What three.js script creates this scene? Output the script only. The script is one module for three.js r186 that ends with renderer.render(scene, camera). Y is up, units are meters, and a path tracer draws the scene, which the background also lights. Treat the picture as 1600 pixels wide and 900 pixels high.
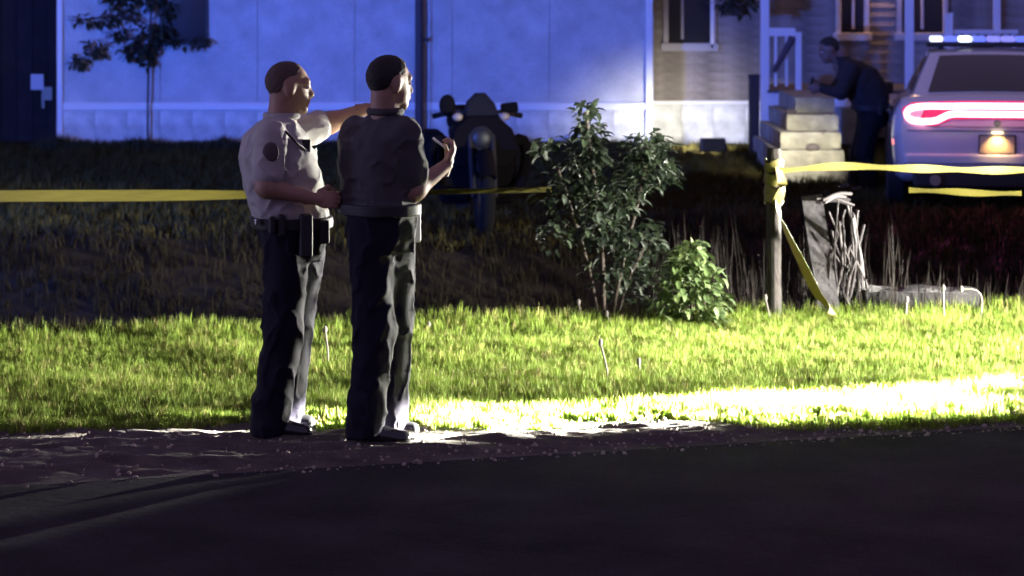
import * as THREE from 'three';
import { mergeGeometries } from 'three/addons/utils/BufferGeometryUtils.js';
import { RoundedBoxGeometry } from 'three/addons/geometries/RoundedBoxGeometry.js';
import { ImprovedNoise } from 'three/addons/math/ImprovedNoise.js';
import { RectAreaLightUniformsLib } from 'three/addons/lights/RectAreaLightUniformsLib.js';

// ------------------------------------------------------------------ camera, sky, exposure
const scene = new THREE.Scene();
const F = 4020, EYE = 2.17, HOR = -37;                 // long lens: focal length in pixels of a 1600 wide frame, eye height, horizon row
const camera = new THREE.PerspectiveCamera(2 * Math.atan(450 / F) * 180 / Math.PI, 16 / 9, 0.1, 600);
camera.position.set(0, EYE, 0);
camera.lookAt(0, EYE, -10);
camera.setViewOffset(1600, 900, 0, 450 - HOR, 1600, 900);
camera.focus = 10.7;
camera.userData.fStop = 4.5;
scene.add(camera);

const renderer = new THREE.WebGLRenderer({ antialias: true });
renderer.toneMapping = THREE.LinearToneMapping;
renderer.toneMappingExposure = 1;
renderer.shadowMap.enabled = true;
RectAreaLightUniformsLib.init();

{ // a dark town night sky: violet glow, a little brighter low down, the same all round
  const w = 64, h = 32, a = new Float32Array(w * h * 4);
  for (let j = 0; j < h; j++) for (let i = 0; i < w; i++) {
    const el = (j + 0.5) / h * 2 - 1, k = 0.8 + 0.35 * Math.exp(-Math.max(el, 0) * 4);
    a.set([0.2 * k, 0.15 * k, 0.3 * k, 1], (j * w + i) * 4);
  }
  const sky = new THREE.DataTexture(a, w, h, THREE.RGBAFormat, THREE.FloatType);
  sky.mapping = THREE.EquirectangularReflectionMapping; sky.magFilter = THREE.LinearFilter; sky.needsUpdate = true;
  scene.background = sky; scene.environment = sky;
}
const L = { main: 600, wide: 560, hot: 75000, side: 360, blue: 2050, white: 60, flood: 24, torch: 22, tail: 70, porch: 4 };   // strengths of the lamps built below
const HEAD = [1.0, 0.97, 0.86], BLUE = [0.055, 0.165, 1.0];

// ------------------------------------------------------------------ helpers
function rng(s) { return () => { s |= 0; s = s + 0x6D2B79F5 | 0; let t = Math.imul(s ^ s >>> 15, 1 | s); t = t + Math.imul(t ^ t >>> 7, 61 | t) ^ t; return ((t ^ t >>> 14) >>> 0) / 4294967296; }; }
const R = rng(77);
const rr = (a, b, f = R) => a + (b - a) * f();
const pn = new ImprovedNoise();
const fbm = (x, y, z = 0, o = 4) => { let s = 0, a = 0.5; for (let i = 0; i < o; i++) { s += a * pn.noise(x, y, z + i * 7.3); x *= 2.03; y *= 2.03; z *= 2.03; a *= 0.5; } return s; };
const sm = (a, b, x) => { const t = Math.min(1, Math.max(0, (x - a) / (b - a))); return t * t * (3 - 2 * t); };
const V = (x, y, z) => new THREE.Vector3(x, y, z);
const at = (px, py, d) => V((px - 800) / F * d, EYE - (py - HOR) / F * d, -d);     // a point of the place, from where it was measured and its distance
const names = {};
const numbered = n => { const k = names[n] = (names[n] ?? -1) + 1; return k ? `${n}_${String(k).padStart(3, '0')}` : n; };
function tag(o, label, category, group, kind) { if (label) o.userData.label = label; if (category) o.userData.category = category; if (group) o.userData.group = group; if (kind) o.userData.kind = kind; return o; }
function thing(name, label, category, pos = [0, 0, 0], turn = 0, group) {
  const g = new THREE.Group(); g.name = numbered(name); g.position.set(...pos); g.rotation.y = turn; scene.add(g);
  return tag(g, label, category, group);
}
function part(name, geo, mat, parent, pos, rot) {
  if (Array.isArray(geo)) geo = join(geo);
  const m = new THREE.Mesh(geo, mat); m.name = name; m.castShadow = m.receiveShadow = true;
  if (pos) m.position.set(...pos);
  if (rot) m.rotation.set(...rot);
  parent.add(m); return m;
}
function single(name, geo, mat, label, category, group, kind) {
  const m = part(numbered(name), geo, mat, scene); return tag(m, label, category, group, kind);
}
function join(list) {
  list = list.map(g => { g = g.index ? g.toNonIndexed() : g; for (const k of Object.keys(g.attributes)) if (!['position', 'normal', 'uv'].includes(k)) g.deleteAttribute(k); if (!g.attributes.uv) g.setAttribute('uv', new THREE.BufferAttribute(new Float32Array(g.attributes.position.count * 2), 2)); return g; });
  return mergeGeometries(list);
}
const box = (w, h, d, x = 0, y = 0, z = 0, r = 0.008) => { const g = r ? new RoundedBoxGeometry(w, h, d, 2, Math.min(r, w / 2.1, h / 2.1, d / 2.1)) : new THREE.BoxGeometry(w, h, d); return g.translate(x, y, z); };
const tube = (pts, r, seg = 24, rad = 7, closed = false) => new THREE.TubeGeometry(new THREE.CatmullRomCurve3(pts.map(p => p.isVector3 ? p : V(...p)), closed, 'centripetal'), seg, r, rad, closed);
function rod(a, b, r0, r1 = r0, n = 8) {
  const A = a.isVector3 ? a : V(...a), B = b.isVector3 ? b : V(...b), d = B.clone().sub(A), l = d.length();
  const g = new THREE.CylinderGeometry(r1, r0, l, n, 1); g.translate(0, l / 2, 0);
  g.applyQuaternion(new THREE.Quaternion().setFromUnitVectors(V(0, 1, 0), d.normalize())); return g.translate(A.x, A.y, A.z);
}
// textures (colour grain and fine relief only)
function noiseTex(size, f, srgb, rep) {
  const a = new Uint8Array(size * size * 4);
  for (let j = 0; j < size; j++) for (let i = 0; i < size; i++) { const c = f(i / size, j / size, i, j); a.set([c[0] * 255, c[1] * 255, c[2] * 255, 255].map(v => Math.max(0, Math.min(255, v))), (j * size + i) * 4); }
  const t = new THREE.DataTexture(a, size, size); t.wrapS = t.wrapT = THREE.RepeatWrapping; t.magFilter = THREE.LinearFilter; t.minFilter = THREE.LinearMipmapLinearFilter;
  if (srgb) t.colorSpace = THREE.SRGBColorSpace; t.needsUpdate = true; if (rep) t.repeat.set(rep, rep); return t;
}
const tileN = (u, v, f, o = 4, z = 0) => { // noise that wraps
  const q = (a, b) => fbm(a * f + 11, b * f + 5, z, o);
  return (q(u, v) * (1 - u) + q(u - 1, v) * u) * (1 - v) + (q(u, v - 1) * (1 - u) + q(u - 1, v - 1) * u) * v;
};
const grain = noiseTex(256, (u, v) => { const n = 0.5 + tileN(u, v, 6, 5) * 0.9 + (R() - 0.5) * 0.25; return [n, n, n]; });
const cloth = noiseTex(256, (u, v, i, j) => { const n = 0.5 + ((i + j) % 4 < 2 ? 0.14 : -0.14) + (R() - 0.5) * 0.3 + tileN(u, v, 5) * 0.5; return [n, n, n]; });
const tone = (s, amp, seed = 0) => noiseTex(s, (u, v) => { const n = 0.82 + tileN(u, v, 5, 5, seed) * amp + (R() - 0.5) * amp * 0.5; return [n, n, n]; }, true);
const patchy = tone(512, 0.5), finePatch = tone(256, 0.25, 3);
const tex = (t, r) => { const c = t.clone(); c.repeat.set(r, r); c.needsUpdate = true; return c; };
function M(rgb, rough = 0.8, o = {}) { const { bump, bumpScale, ...k } = o; const m = new THREE.MeshPhysicalMaterial({ roughness: rough, side: THREE.DoubleSide, ...k }); m.color.setRGB(...rgb); if (bump) { m.bumpMap = bump; m.bumpScale = bumpScale ?? 0.003; } return m; }
const glow = (rgb, k = 1) => { const m = new THREE.MeshStandardMaterial({ color: 0x111111, roughness: 0.4 }); m.emissive.setRGB(...rgb); m.emissiveIntensity = k; return m; };

// uv in metres for flat or boxy things
function planarUV(g, s = 1) {
  g = g.index ? g.toNonIndexed() : g; if (!g.attributes.normal) g.computeVertexNormals();
  const p = g.attributes.position, n = g.attributes.normal, uv = new Float32Array(p.count * 2);
  for (let i = 0; i < p.count; i++) { const ax = Math.abs(n.getX(i)), ay = Math.abs(n.getY(i)), az = Math.abs(n.getZ(i)); const c = ay > ax && ay > az ? [p.getX(i), p.getZ(i)] : ax > az ? [p.getZ(i), p.getY(i)] : [p.getX(i), p.getY(i)]; uv[i * 2] = c[0] * s; uv[i * 2 + 1] = c[1] * s; }
  g.setAttribute('uv', new THREE.BufferAttribute(uv, 2)); return g;
}

// ------------------------------------------------------------------ ground
const roadEdge = x => 11.62 + 0.315 * x + 0.05 * fbm(x * 1.3, 4.2);
const grassFront = x => Math.max(roadEdge(x) + 0.06 + 0.05 * fbm(x * 3, 1), 12.2 + 0.05 * x + 0.16 * fbm(x * 1.1, 9.1));
const grassBack = x => 15.35 + 0.2 * x + 0.35 * fbm(x * 0.8, 2.4);
function groundH(x, d) {
  if (d < roadEdge(x)) return 0;
  const gb = grassBack(x);
  let h = 0.03 * sm(0, 0.35, d - roadEdge(x));
  const near = 1 - sm(0.1, 0.6, d - grassFront(x));
  h += near * (0.06 * fbm(x * 1.3, d * 5, 1, 4) + 0.022 * fbm(x * 6, d * 14, 3, 3)) * sm(0, 0.25, d - roadEdge(x));
  h += (1 - near) * (0.045 * fbm(x * 0.9, d * 1.4, 5, 3));
  const t = d - gb;                                             // behind the lawn: a ditch, its far bank, then the yard of the house
  if (t > 0) h += (1 - sm(3.4, 4.4, x)) * (-0.62 * sm(0.1, 1.5, t) + 0.62 * sm(3.8, 6.4, t)) + 0.06 * sm(0.3, 2, t) * fbm(x * 0.7, d * 0.7, 8, 4);
  return h;
}
function sheet(name, x0, x1, nx, dA, dB, nd, mat, lift = 0, uvs = 1) {
  const pos = [], uv = [], idx = [];
  for (let i = 0; i <= nx; i++) for (let j = 0; j <= nd; j++) {
    const x = x0 + (x1 - x0) * i / nx, d = dA(x) + (dB(x) - dA(x)) * j / nd;
    pos.push(x, groundH(x, d) + lift, -d); uv.push(x * uvs, d * uvs);
    if (i < nx && j < nd) { const a = i * (nd + 1) + j, b = a + nd + 1; idx.push(a, b, a + 1, b, b + 1, a + 1); }
  }
  const g = new THREE.BufferGeometry(); g.setAttribute('position', new THREE.Float32BufferAttribute(pos, 3)); g.setAttribute('uv', new THREE.Float32BufferAttribute(uv, 2)); g.setIndex(idx); g.computeVertexNormals();
  return single(name, g, mat, null, null, null, 'structure');
}
{
  const asphalt = M([0.046, 0.043, 0.047], 1, { specularIntensity: 0.25, map: tex(patchy, 0.8), bump: tex(grain, 6), bumpScale: 0.004 });
  const dirt = M([0.13, 0.11, 0.09], 0.95, { map: tex(patchy, 1.3), bump: tex(grain, 3), bumpScale: 0.012 });
  const turf = M([0.055, 0.06, 0.025], 0.95, { map: tex(patchy, 0.9), bump: tex(grain, 3), bumpScale: 0.01 });
  const soil = M([0.036, 0.028, 0.02], 0.97, { specularIntensity: 0.2, map: tex(patchy, 0.35), bump: tex(grain, 1.2), bumpScale: 0.03 });
  const g = new THREE.PlaneGeometry(500, 500).rotateX(-Math.PI / 2).translate(0, -0.75, -120);
  single('ground', planarUV(g, 1), soil, null, null, null, 'structure');
  sheet('road', -60, 30, 300, () => 2, x => Math.max(2.5, roadEdge(x)), 8, asphalt, 0, 0.5);
  sheet('dirt_shoulder', -7, 9, 640, roadEdge, x => grassFront(x) + 0.02, 50, dirt);
  sheet('lawn', -14, 14, 560, grassFront, grassBack, 60, turf, -0.002);
  sheet('yard', -40, 40, 260, grassBack, () => 80, 200, soil, -0.004);
}
// loose stones on the shoulder
{
  const geo = new THREE.IcosahedronGeometry(1, 0), n = 2600, im = new THREE.InstancedMesh(geo, M([0.33, 0.29, 0.25], 0.9), n);
  const m = new THREE.Matrix4(), q = new THREE.Quaternion(), e = new THREE.Euler(), c = new THREE.Color();
  for (let i = 0; i < n; i++) {
    const x = rr(-4, 4), a = roadEdge(x) - 0.1, b = grassFront(x) + 0.1, d = a + (b - a) * R(), s = 0.002 + 0.011 * R() ** 5;
    m.compose(V(x, groundH(x, d) + s * 0.3, -d), q.setFromEuler(e.set(R() * 6, R() * 6, R() * 6)), V(s * rr(0.8, 1.5), s * 0.7, s)); im.setMatrixAt(i, m);
    const k = rr(0.5, 1.4); im.setColorAt(i, c.setRGB(k, k * 0.97, k * 0.92));
  }
  im.name = 'gravel'; im.castShadow = true; tag(im, 'loose gravel and crumbs of dirt along the road shoulder', 'gravel', null, 'stuff'); scene.add(im);
}
// grass: clumps of single blades
function clump(n, spread, w, bend, seed) {
  const f = rng(seed), pos = [], idx = [];
  for (let i = 0; i < n; i++) {
    const a = f() * 6.28, r = spread * Math.sqrt(f()), x = Math.cos(a) * r, z = Math.sin(a) * r, h = rr(0.55, 1, f), t = f() * 6.28, b = bend * rr(0.2, 1, f), o = f() * 6.28;
    const dx = Math.cos(t) * w, dz = Math.sin(t) * w, bx = Math.cos(o) * b, bz = Math.sin(o) * b, k = pos.length / 3;
    pos.push(x - dx, -0.1, z - dz, x + dx, -0.1, z + dz, x - dx * 0.8 + bx * 0.3, h * 0.55, z - dz * 0.8 + bz * 0.3, x + dx * 0.8 + bx * 0.3, h * 0.55, z + dz * 0.8 + bz * 0.3, x + bx, h, z + bz);
    idx.push(k, k + 1, k + 2, k + 1, k + 3, k + 2, k + 2, k + 3, k + 4);
  }
  const g = new THREE.BufferGeometry(); g.setAttribute('position', new THREE.Float32BufferAttribute(pos, 3)); g.setIndex(idx); g.computeVertexNormals(); return g;
}
function scatter(name, geo, mat, n, place, label, category) {
  const im = new THREE.InstancedMesh(geo, mat, n), m = new THREE.Matrix4(), q = new THREE.Quaternion(), e = new THREE.Euler(), c = new THREE.Color(); let k = 0;
  for (let i = 0; i < n; i++) { const p = place(); if (!p) continue; m.compose(V(p.x, p.y ?? groundH(p.x, p.d), -p.d), q.setFromEuler(e.set(rr(-0.15, 0.15), R() * 6.28, rr(-0.15, 0.15))), V(p.w, p.h, p.w)); im.setMatrixAt(k, m); im.setColorAt(k++, c.setRGB(...p.c)); }
  im.count = k; im.name = numbered(name); im.castShadow = im.receiveShadow = true; scene.add(im); return tag(im, label, category, null, 'stuff');
}
{
  const blade = M([1, 1, 1], 0.75, { specularIntensity: 0.3, transmission: 0.3, thickness: 0 });
  scatter('grass', clump(9, 0.6, 0.045, 0.45, 5), blade, 62000, () => {
    const wide = R() < 0.1, x = wide ? rr(-9, 9) : rr(-3.6, 5.2), a = grassFront(x) - 0.05, b = grassBack(x) + 0.35, d = a + (b - a) * R() ** 1.15;
    const p = fbm(x * 1.1, d * 2.1, 2, 4), edge = d - grassFront(x), back = sm(0.8, 0.0, b - d);
    if (edge < 0.35 && R() > 0.25 + edge * 2 + p) return null;
    if (p < -0.22 && R() < 0.6) return null;
    const k = rr(0.75, 1.25) * (1 + p * 0.5), dry = R() < 0.18 + p * 0.3 ? 1 : 0;
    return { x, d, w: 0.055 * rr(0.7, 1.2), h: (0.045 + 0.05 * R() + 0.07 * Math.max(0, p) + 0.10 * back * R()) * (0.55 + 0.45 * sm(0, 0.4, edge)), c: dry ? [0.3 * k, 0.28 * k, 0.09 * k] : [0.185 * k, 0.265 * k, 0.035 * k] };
  }, 'short uneven green grass of the roadside lawn', 'grass');
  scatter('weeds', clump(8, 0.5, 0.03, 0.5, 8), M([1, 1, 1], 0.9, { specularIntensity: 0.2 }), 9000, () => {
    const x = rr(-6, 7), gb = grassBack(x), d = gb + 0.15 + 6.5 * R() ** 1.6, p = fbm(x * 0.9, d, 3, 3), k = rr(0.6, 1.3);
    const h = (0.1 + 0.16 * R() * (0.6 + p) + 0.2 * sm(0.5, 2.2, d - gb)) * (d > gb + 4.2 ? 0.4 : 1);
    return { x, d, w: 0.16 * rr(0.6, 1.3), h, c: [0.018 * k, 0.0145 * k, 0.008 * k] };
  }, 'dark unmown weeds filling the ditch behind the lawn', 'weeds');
  scatter('brush', clump(6, 0.5, 0.012, 0.4, 12), M([1, 1, 1], 0.9, { specularIntensity: 0.2 }), 700, () => {
    const x = 0.9 + 3.2 * R() ** 1.5, d = grassBack(x) + rr(0.15, 1.8), k = rr(0.5, 1.4);
    return { x, d, w: 0.22 * rr(0.6, 1.3), h: (0.25 + 0.85 * R() ** 2) * (1 - 0.3 * sm(2, 3, x)) * (0.75 + 0.5 * fbm(x * 2, 1, 2)) + 0.25 * sm(0.3, 1.4, d - grassBack(x)), c: [0.022 * k, 0.018 * k, 0.016 * k] };
  }, 'tangle of tall dry stems round the taped fence post', 'brush');
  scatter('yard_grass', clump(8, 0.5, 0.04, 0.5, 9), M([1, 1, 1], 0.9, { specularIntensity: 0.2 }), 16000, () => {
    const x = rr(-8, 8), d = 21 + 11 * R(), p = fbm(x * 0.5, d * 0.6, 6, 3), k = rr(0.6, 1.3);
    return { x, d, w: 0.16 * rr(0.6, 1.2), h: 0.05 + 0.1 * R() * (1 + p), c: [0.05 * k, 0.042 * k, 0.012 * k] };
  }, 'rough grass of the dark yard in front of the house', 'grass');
  scatter('foundation_weeds', clump(10, 0.5, 0.04, 0.5, 10), M([1, 1, 1], 0.9, { specularIntensity: 0.2 }), 900, () => {
    const x = rr(-5.8, 1.8), d = rr(31.2, 31.95), k = rr(0.6, 1.2), p = Math.max(0, fbm(x * 1.7, 3, 1, 3));
    return { x, d, w: 0.2, h: 0.14 + 0.9 * p * R(), c: [0.04 * k, 0.045 * k, 0.025 * k] };
  }, 'dark weeds growing along the foot of the house skirting', 'weeds');
}

// ------------------------------------------------------------------ house
const WD = 32.1, RD = 32.9;
{
  const white = M([0.78, 0.78, 0.8], 0.55, { map: tex(finePatch, 0.6), bump: tex(grain, 0.8), bumpScale: 0.004 });
  const trim = M([0.82, 0.82, 0.82], 0.5, { bump: tex(grain, 2), bumpScale: 0.002 });
  const skirt = M([0.78, 0.78, 0.76], 0.55, { map: tex(patchy, 0.7), bump: tex(grain, 1), bumpScale: 0.003 });
  const tanA = M([0.36, 0.31, 0.275], 0.7, { map: tex(patchy, 0.8) }), tanB = M([0.33, 0.285, 0.25], 0.7, { map: tex(patchy, 0.8) });
  const glass = M([0.02, 0.02, 0.025], 0.08), warmTrim = M([0.74, 0.66, 0.56], 0.6), roofM = M([0.06, 0.055, 0.055], 0.9, { bump: tex(grain, 3), bumpScale: 0.01 });
  const h = thing('mobile_home', 'long pale house with white skirting and a recessed tan porch side', 'house', [0, 0, 0]);
  const X0 = -5.6, X1 = 1.68, X2 = 9.5;
  // white end: wide sheets, a narrow joint between them
  const core = part('wall', [box(X1 - X0 - 0.02, 2.9, 5.8, (X0 + X1) / 2, 1.55, -WD - 3.03, 0), box(X2 - X1, 2.9, 5.0, (X1 + X2) / 2 - 0.01, 1.55, -RD - 2.63, 0)], tanB, h);
  const WX0 = (250 - 800) / F * WD, WX1 = (326 - 800) / F * WD, WY = EYE - (68 - HOR) / F * WD;
  for (let k = 0; k < 6; k++) {
    const a = X0 + (X1 - X0) * k / 6, b = X0 + (X1 - X0) * (k + 1) / 6;
    part('wall_panel', planarUV(box(b - a - 0.004, 2.42, 0.03, (a + b) / 2, 1.79, -WD + 0.003 * (k % 2), 0.004)), white, h);
  }
  part('corner_board', box(0.07, 2.98, 0.12, X0 - 0.03, 1.5, -WD + 0.03), trim, h);
  part('corner_board', box(0.09, 2.98, 0.9, X1 + 0.03, 1.5, -WD - 0.37), trim, h);
  // window behind the little tree
  const w1 = part('window', box(WX1 - WX0, 1.15, 0.03, (WX0 + WX1) / 2, WY + 0.575, -WD + 0.025, 0.004), glass, h);
  part('frame', [box(0.03, 1.15, 0.03, WX0 + 0.015, WY + 0.575, -WD + 0.05), box(0.03, 1.15, 0.03, WX1 - 0.015, WY + 0.575, -WD + 0.05), box(WX1 - WX0 + 0.02, 0.03, 0.03, (WX0 + WX1) / 2, WY - 0.012, -WD + 0.04)], M([0.05, 0.05, 0.06], 0.6), w1);
  // skirting: ribbed upright panels
  const rib = (w) => { const s = new THREE.Shape(); s.moveTo(-w / 2, 0); const n = 4; for (let i = 0; i < n; i++) { const a = -w / 2 + w * i / n, q = w / n; s.lineTo(a + q * 0.1, 0.018); s.lineTo(a + q * 0.72, 0.018); s.lineTo(a + q * 0.85, 0.006); } s.lineTo(w / 2, 0); s.lineTo(w / 2, -0.012); s.lineTo(-w / 2, -0.012); return new THREE.ExtrudeGeometry(s, { depth: 0.6, bevelEnabled: false }).rotateX(-Math.PI / 2); };
  const rg = planarUV(rib(0.40));
  for (let x = X0 + 0.2; x < X1 - 0.1; x += 0.404) part('skirting_panel', rg, skirt, h, [x, -0.05 + rr(-0.006, 0.006), -WD + 0.02]);
  for (let x = X1 + 0.29; x < 4.4; x += 0.404) part('skirting_panel', rg, skirt, h, [x, -0.05 + rr(-0.006, 0.006), -RD + 0.02]);
  part('skirting_rail', [box(X1 - X0, 0.09, 0.06, (X0 + X1) / 2, 0.55, -WD + 0.025)], trim, h);
  part('skirting_rail', [box(X2 - X1 - 0.1, 0.04, 0.06, (X1 + X2) / 2 + 0.05, 0.56, -RD + 0.02)], trim, h);
  // tan clapboards on the recessed side
  const cs = new THREE.Shape(); cs.moveTo(0, 0); cs.lineTo(0.024, 0); cs.lineTo(0.006, 0.116); cs.lineTo(0, 0.116);
  const cg = planarUV(new THREE.ExtrudeGeometry(cs, { depth: X2 - X1 - 0.09, bevelEnabled: false }).rotateY(-Math.PI / 2).rotateY(Math.PI).scale(1, 1, 1));
  const shapeC = planarUV((() => { const g = new THREE.BoxGeometry(X2 - X1 - 0.09, 0.118, 0.03); const p = g.attributes.position; for (let i = 0; i < p.count; i++) if (p.getY(i) > 0 && p.getZ(i) > 0) p.setZ(i, -0.004); g.computeVertexNormals(); return g; })());
  for (let k = 0; k < 20; k++) part('clapboard', shapeC, k % 3 ? tanA : tanB, h, [(X1 + X2) / 2 + 0.04, 0.64 + k * 0.119, -RD + 0.008]);
  // windows of the recessed side
  const win = (px0, px1, py, hgt, m, muls) => {
    const x0 = (px0 - 800) / F * RD, x1 = (px1 - 800) / F * RD, y = EYE - (py - HOR) / F * RD;
    const w = part('window', box(x1 - x0, hgt, 0.03, (x0 + x1) / 2, y + hgt / 2, -RD + 0.035, 0.003), glass, h);
    for (const k of [0, 1]) part('frame', box(0.065, hgt, 0.05, k ? x1 - 0.032 : x0 + 0.032, y + hgt / 2, -RD + 0.055), m, w);
    for (const k of muls) part('mullion', box(0.035, hgt - 0.12, 0.04, x0 + (x1 - x0) * k, y + hgt / 2 + 0.03, -RD + 0.052), m, w);
    part('sill', box(x1 - x0 + 0.06, 0.1, 0.08, (x0 + x1) / 2, y - 0.01, -RD + 0.06), m, w);
    return w;
  };
  win(1305, 1357, 56, 1.2, warmTrim, [0.52]);
  win(1400, 1480, 56, 1.2, M([0.5, 0.47, 0.46], 0.6), [0.06, 0.5]);
  const bl = win(1036, 1118, 72, 1.2, M([0.36, 0.34, 0.38], 0.6), [0.36]);
  part('curtain', box(0.045, 1.0, 0.02, (1112 - 800) / F * RD, 1.75, -RD + 0.09), trim, bl);
  const eave = part('roof', [box(X1 - X0 + 0.6, 0.16, 6.6, (X0 + X1) / 2 - 0.1, 3.08, -WD - 2.9, 0.02), box(X2 - X1 + 0.1, 0.16, 6.6, (X1 + X2) / 2 + 0.25, 3.09, -WD - 2.9, 0.02)], roofM, h);
  part('gutter', box(X2 - X0 + 0.6, 0.1, 0.1, (X0 + X2) / 2, 3.05, -WD + 0.42), trim, eave);
  // porch lamp under the eave, warm
  const lamp = part('porch_lamp', new THREE.SphereGeometry(0.06, 16, 12), glow([1, 0.62, 0.3], 2.5), h, [4.95, 2.5, -RD + 0.12]);
  const pl = new THREE.PointLight(0xffffff, L.porch); pl.color.setRGB(1, 0.55, 0.25); pl.position.copy(lamp.position); pl.shadow.radius = 3; pl.castShadow = true; h.add(pl);
}
// porch deck with posts and railing
{
  const p = thing('porch', 'white porch frame and railing beside the front steps', 'porch');
  const paint = M([0.74, 0.73, 0.76], 0.55, { bump: tex(grain, 2), bumpScale: 0.003 }), wood = M([0.23, 0.2, 0.18], 0.85, { map: tex(patchy, 1), bump: tex(grain, 3), bumpScale: 0.006 });
  const D = 30.9, pxx = (x) => (x - 800) / F * D, pyy = (y) => EYE - (y - HOR) / F * D;
  for (let k = 0; k < 12; k++) part('deck_board', box(3.6, 0.035, 0.145, 4.86, 0.79 + rr(-0.002, 0.002), -D + 0.02 - 0.15 * k, 0.004), wood, p);
  part('fascia', box(3.6, 0.16, 0.03, 4.86, 0.68, -D + 0.12), paint, p);
  for (const [x, w, top] of [[1195, 0.1, 2.98], [1247, 0.07, 1.5], [1420, 0.1, 2.98]]) part('post', box(w, top, w, pxx(x), top / 2, -D + 0.03 * (x > 1240)), paint, p);
  part('top_rail', box(pxx(1243) - pxx(1200), 0.1, 0.06, pxx(1221), pyy(50), -D), paint, p);
  part('baluster', box(0.035, 0.62, 0.035, pxx(1212), pyy(95), -D), paint, p);
  part('baluster', box(0.035, 0.62, 0.035, pxx(1229), pyy(95), -D), paint, p);
  part('brace', rod(V(pxx(1208), pyy(112), -D + 0.06), V(pxx(1238), pyy(58), -D + 0.06), 0.03, 0.045), M([0.07, 0.05, 0.07], 0.8), p);
  part('side_panel', planarUV(box(pxx(1241) - pxx(1202), 0.72, 0.04, pxx(1222), 0.42, -D + 0.01)), paint, p);
  // far run of railing seen above the parked car
  const D2 = 29.6, q = x => (x - 800) / F * D2;
  for (let k = 0; k < 9; k++) part('baluster', box(0.05, 0.72, 0.03, q(1484) + k * 0.092, 1.16, -D2), paint, p);
  part('top_rail', box(q(1590) - q(1478), 0.05, 0.07, q(1534), 1.53, -D2), paint, p);
  part('post', box(0.09, 1.75, 0.09, q(1482), 0.875, -D2 + 0.02), paint, p);
  part('post', box(0.08, 2.9, 0.08, q(1560), 1.45, -D2 - 0.1), paint, p);
}
// front steps: blocks getting longer towards the ground
{
  const s = thing('front_steps', 'worn pale concrete steps with crumbled edges leading to the porch', 'steps');
  const conc = k => M([0.46 * k, 0.43 * k, 0.33 * k], 0.9, { map: tex(patchy, 1.1), bump: tex(grain, 2), bumpScale: 0.012 });
  const mats = [conc(1), conc(0.9), conc(1.08)];
  const xr = (1309 - 800) / F * 27.4, lefts = [1224, 1212, 1220, 1231, 1243];
  for (let k = 0; k < 5; k++) {
    const d0 = 26.6 + k * 0.28, d1 = 29.4, x0 = (lefts[k] - 800) / F * d0, h = k ? 0.165 : 0.2, y = k ? 0.2 + (k - 1) * 0.17 : 0;
    const g = new THREE.BoxGeometry(xr - x0 + rr(-0.02, 0.02), h, d1 - d0, 14, 3, 20), p = g.attributes.position;
    for (let i = 0; i < p.count; i++) { const X = p.getX(i), Y = p.getY(i), Z = p.getZ(i); const e = (Math.abs(Math.abs(Y) - h / 2) < 1e-3 ? 1 : 0) + (Math.abs(Z - (d1 - d0) / 2) < 1e-3 ? 1 : 0); const n = fbm(X * 7 + k * 3, Y * 9, Z * 7, 3); p.setXYZ(i, X + n * 0.02, Y + (e > 1 ? -Math.max(0, n) * 0.05 : n * 0.008), Z + (e > 1 ? -Math.max(0, n) * 0.06 : n * 0.01)); }
    g.computeVertexNormals(); part('step', planarUV(g), mats[k % 3], s, [(xr + x0) / 2, y + h / 2 - 0.02 + k * 0.003, -(d0 + d1) / 2]);
  }
  // dark stones left lying on the treads
  const st = M([0.09, 0.075, 0.07], 0.9);
  for (const [px, py, d, w] of [[1292, 181, 27.5, 0.1], [1286, 208, 27.2, 0.09], [1270, 231, 26.95, 0.12], [1236, 176, 27.6, 0.1]]) { const c = at(px, py, d); const g = new THREE.IcosahedronGeometry(w * 0.6, 1); g.scale(1.1, 0.7, 0.8); single('loose_stone', g.translate(c.x, c.y, c.z), st, ['dark lump on the top step beside the dark uniformed person', 'dark lump on the middle step at its far corner', 'broad dark lump low on the front steps', 'dark lump at the upper corner of the steps near the porch panel'][[1292, 1286, 1270, 1236].indexOf(px)], 'stone'); }
}
{ // dark post beside the porch
  const m = M([0.045, 0.035, 0.035], 0.85, { bump: tex(grain, 4), bumpScale: 0.006 }), D = 31.1, x = (1178 - 800) / F * D;
  const t = thing('wooden_post', 'short black post standing before the bright skirting by the porch', 'post', [x, 0, -D]);
  part('shaft', planarUV(box(0.125, 0.98, 0.12, 0, 0.47, 0, 0.01)), m, t); part('cap', box(0.13, 0.03, 0.13, 0, 0.97, 0, 0.01), m, t);
}
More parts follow.
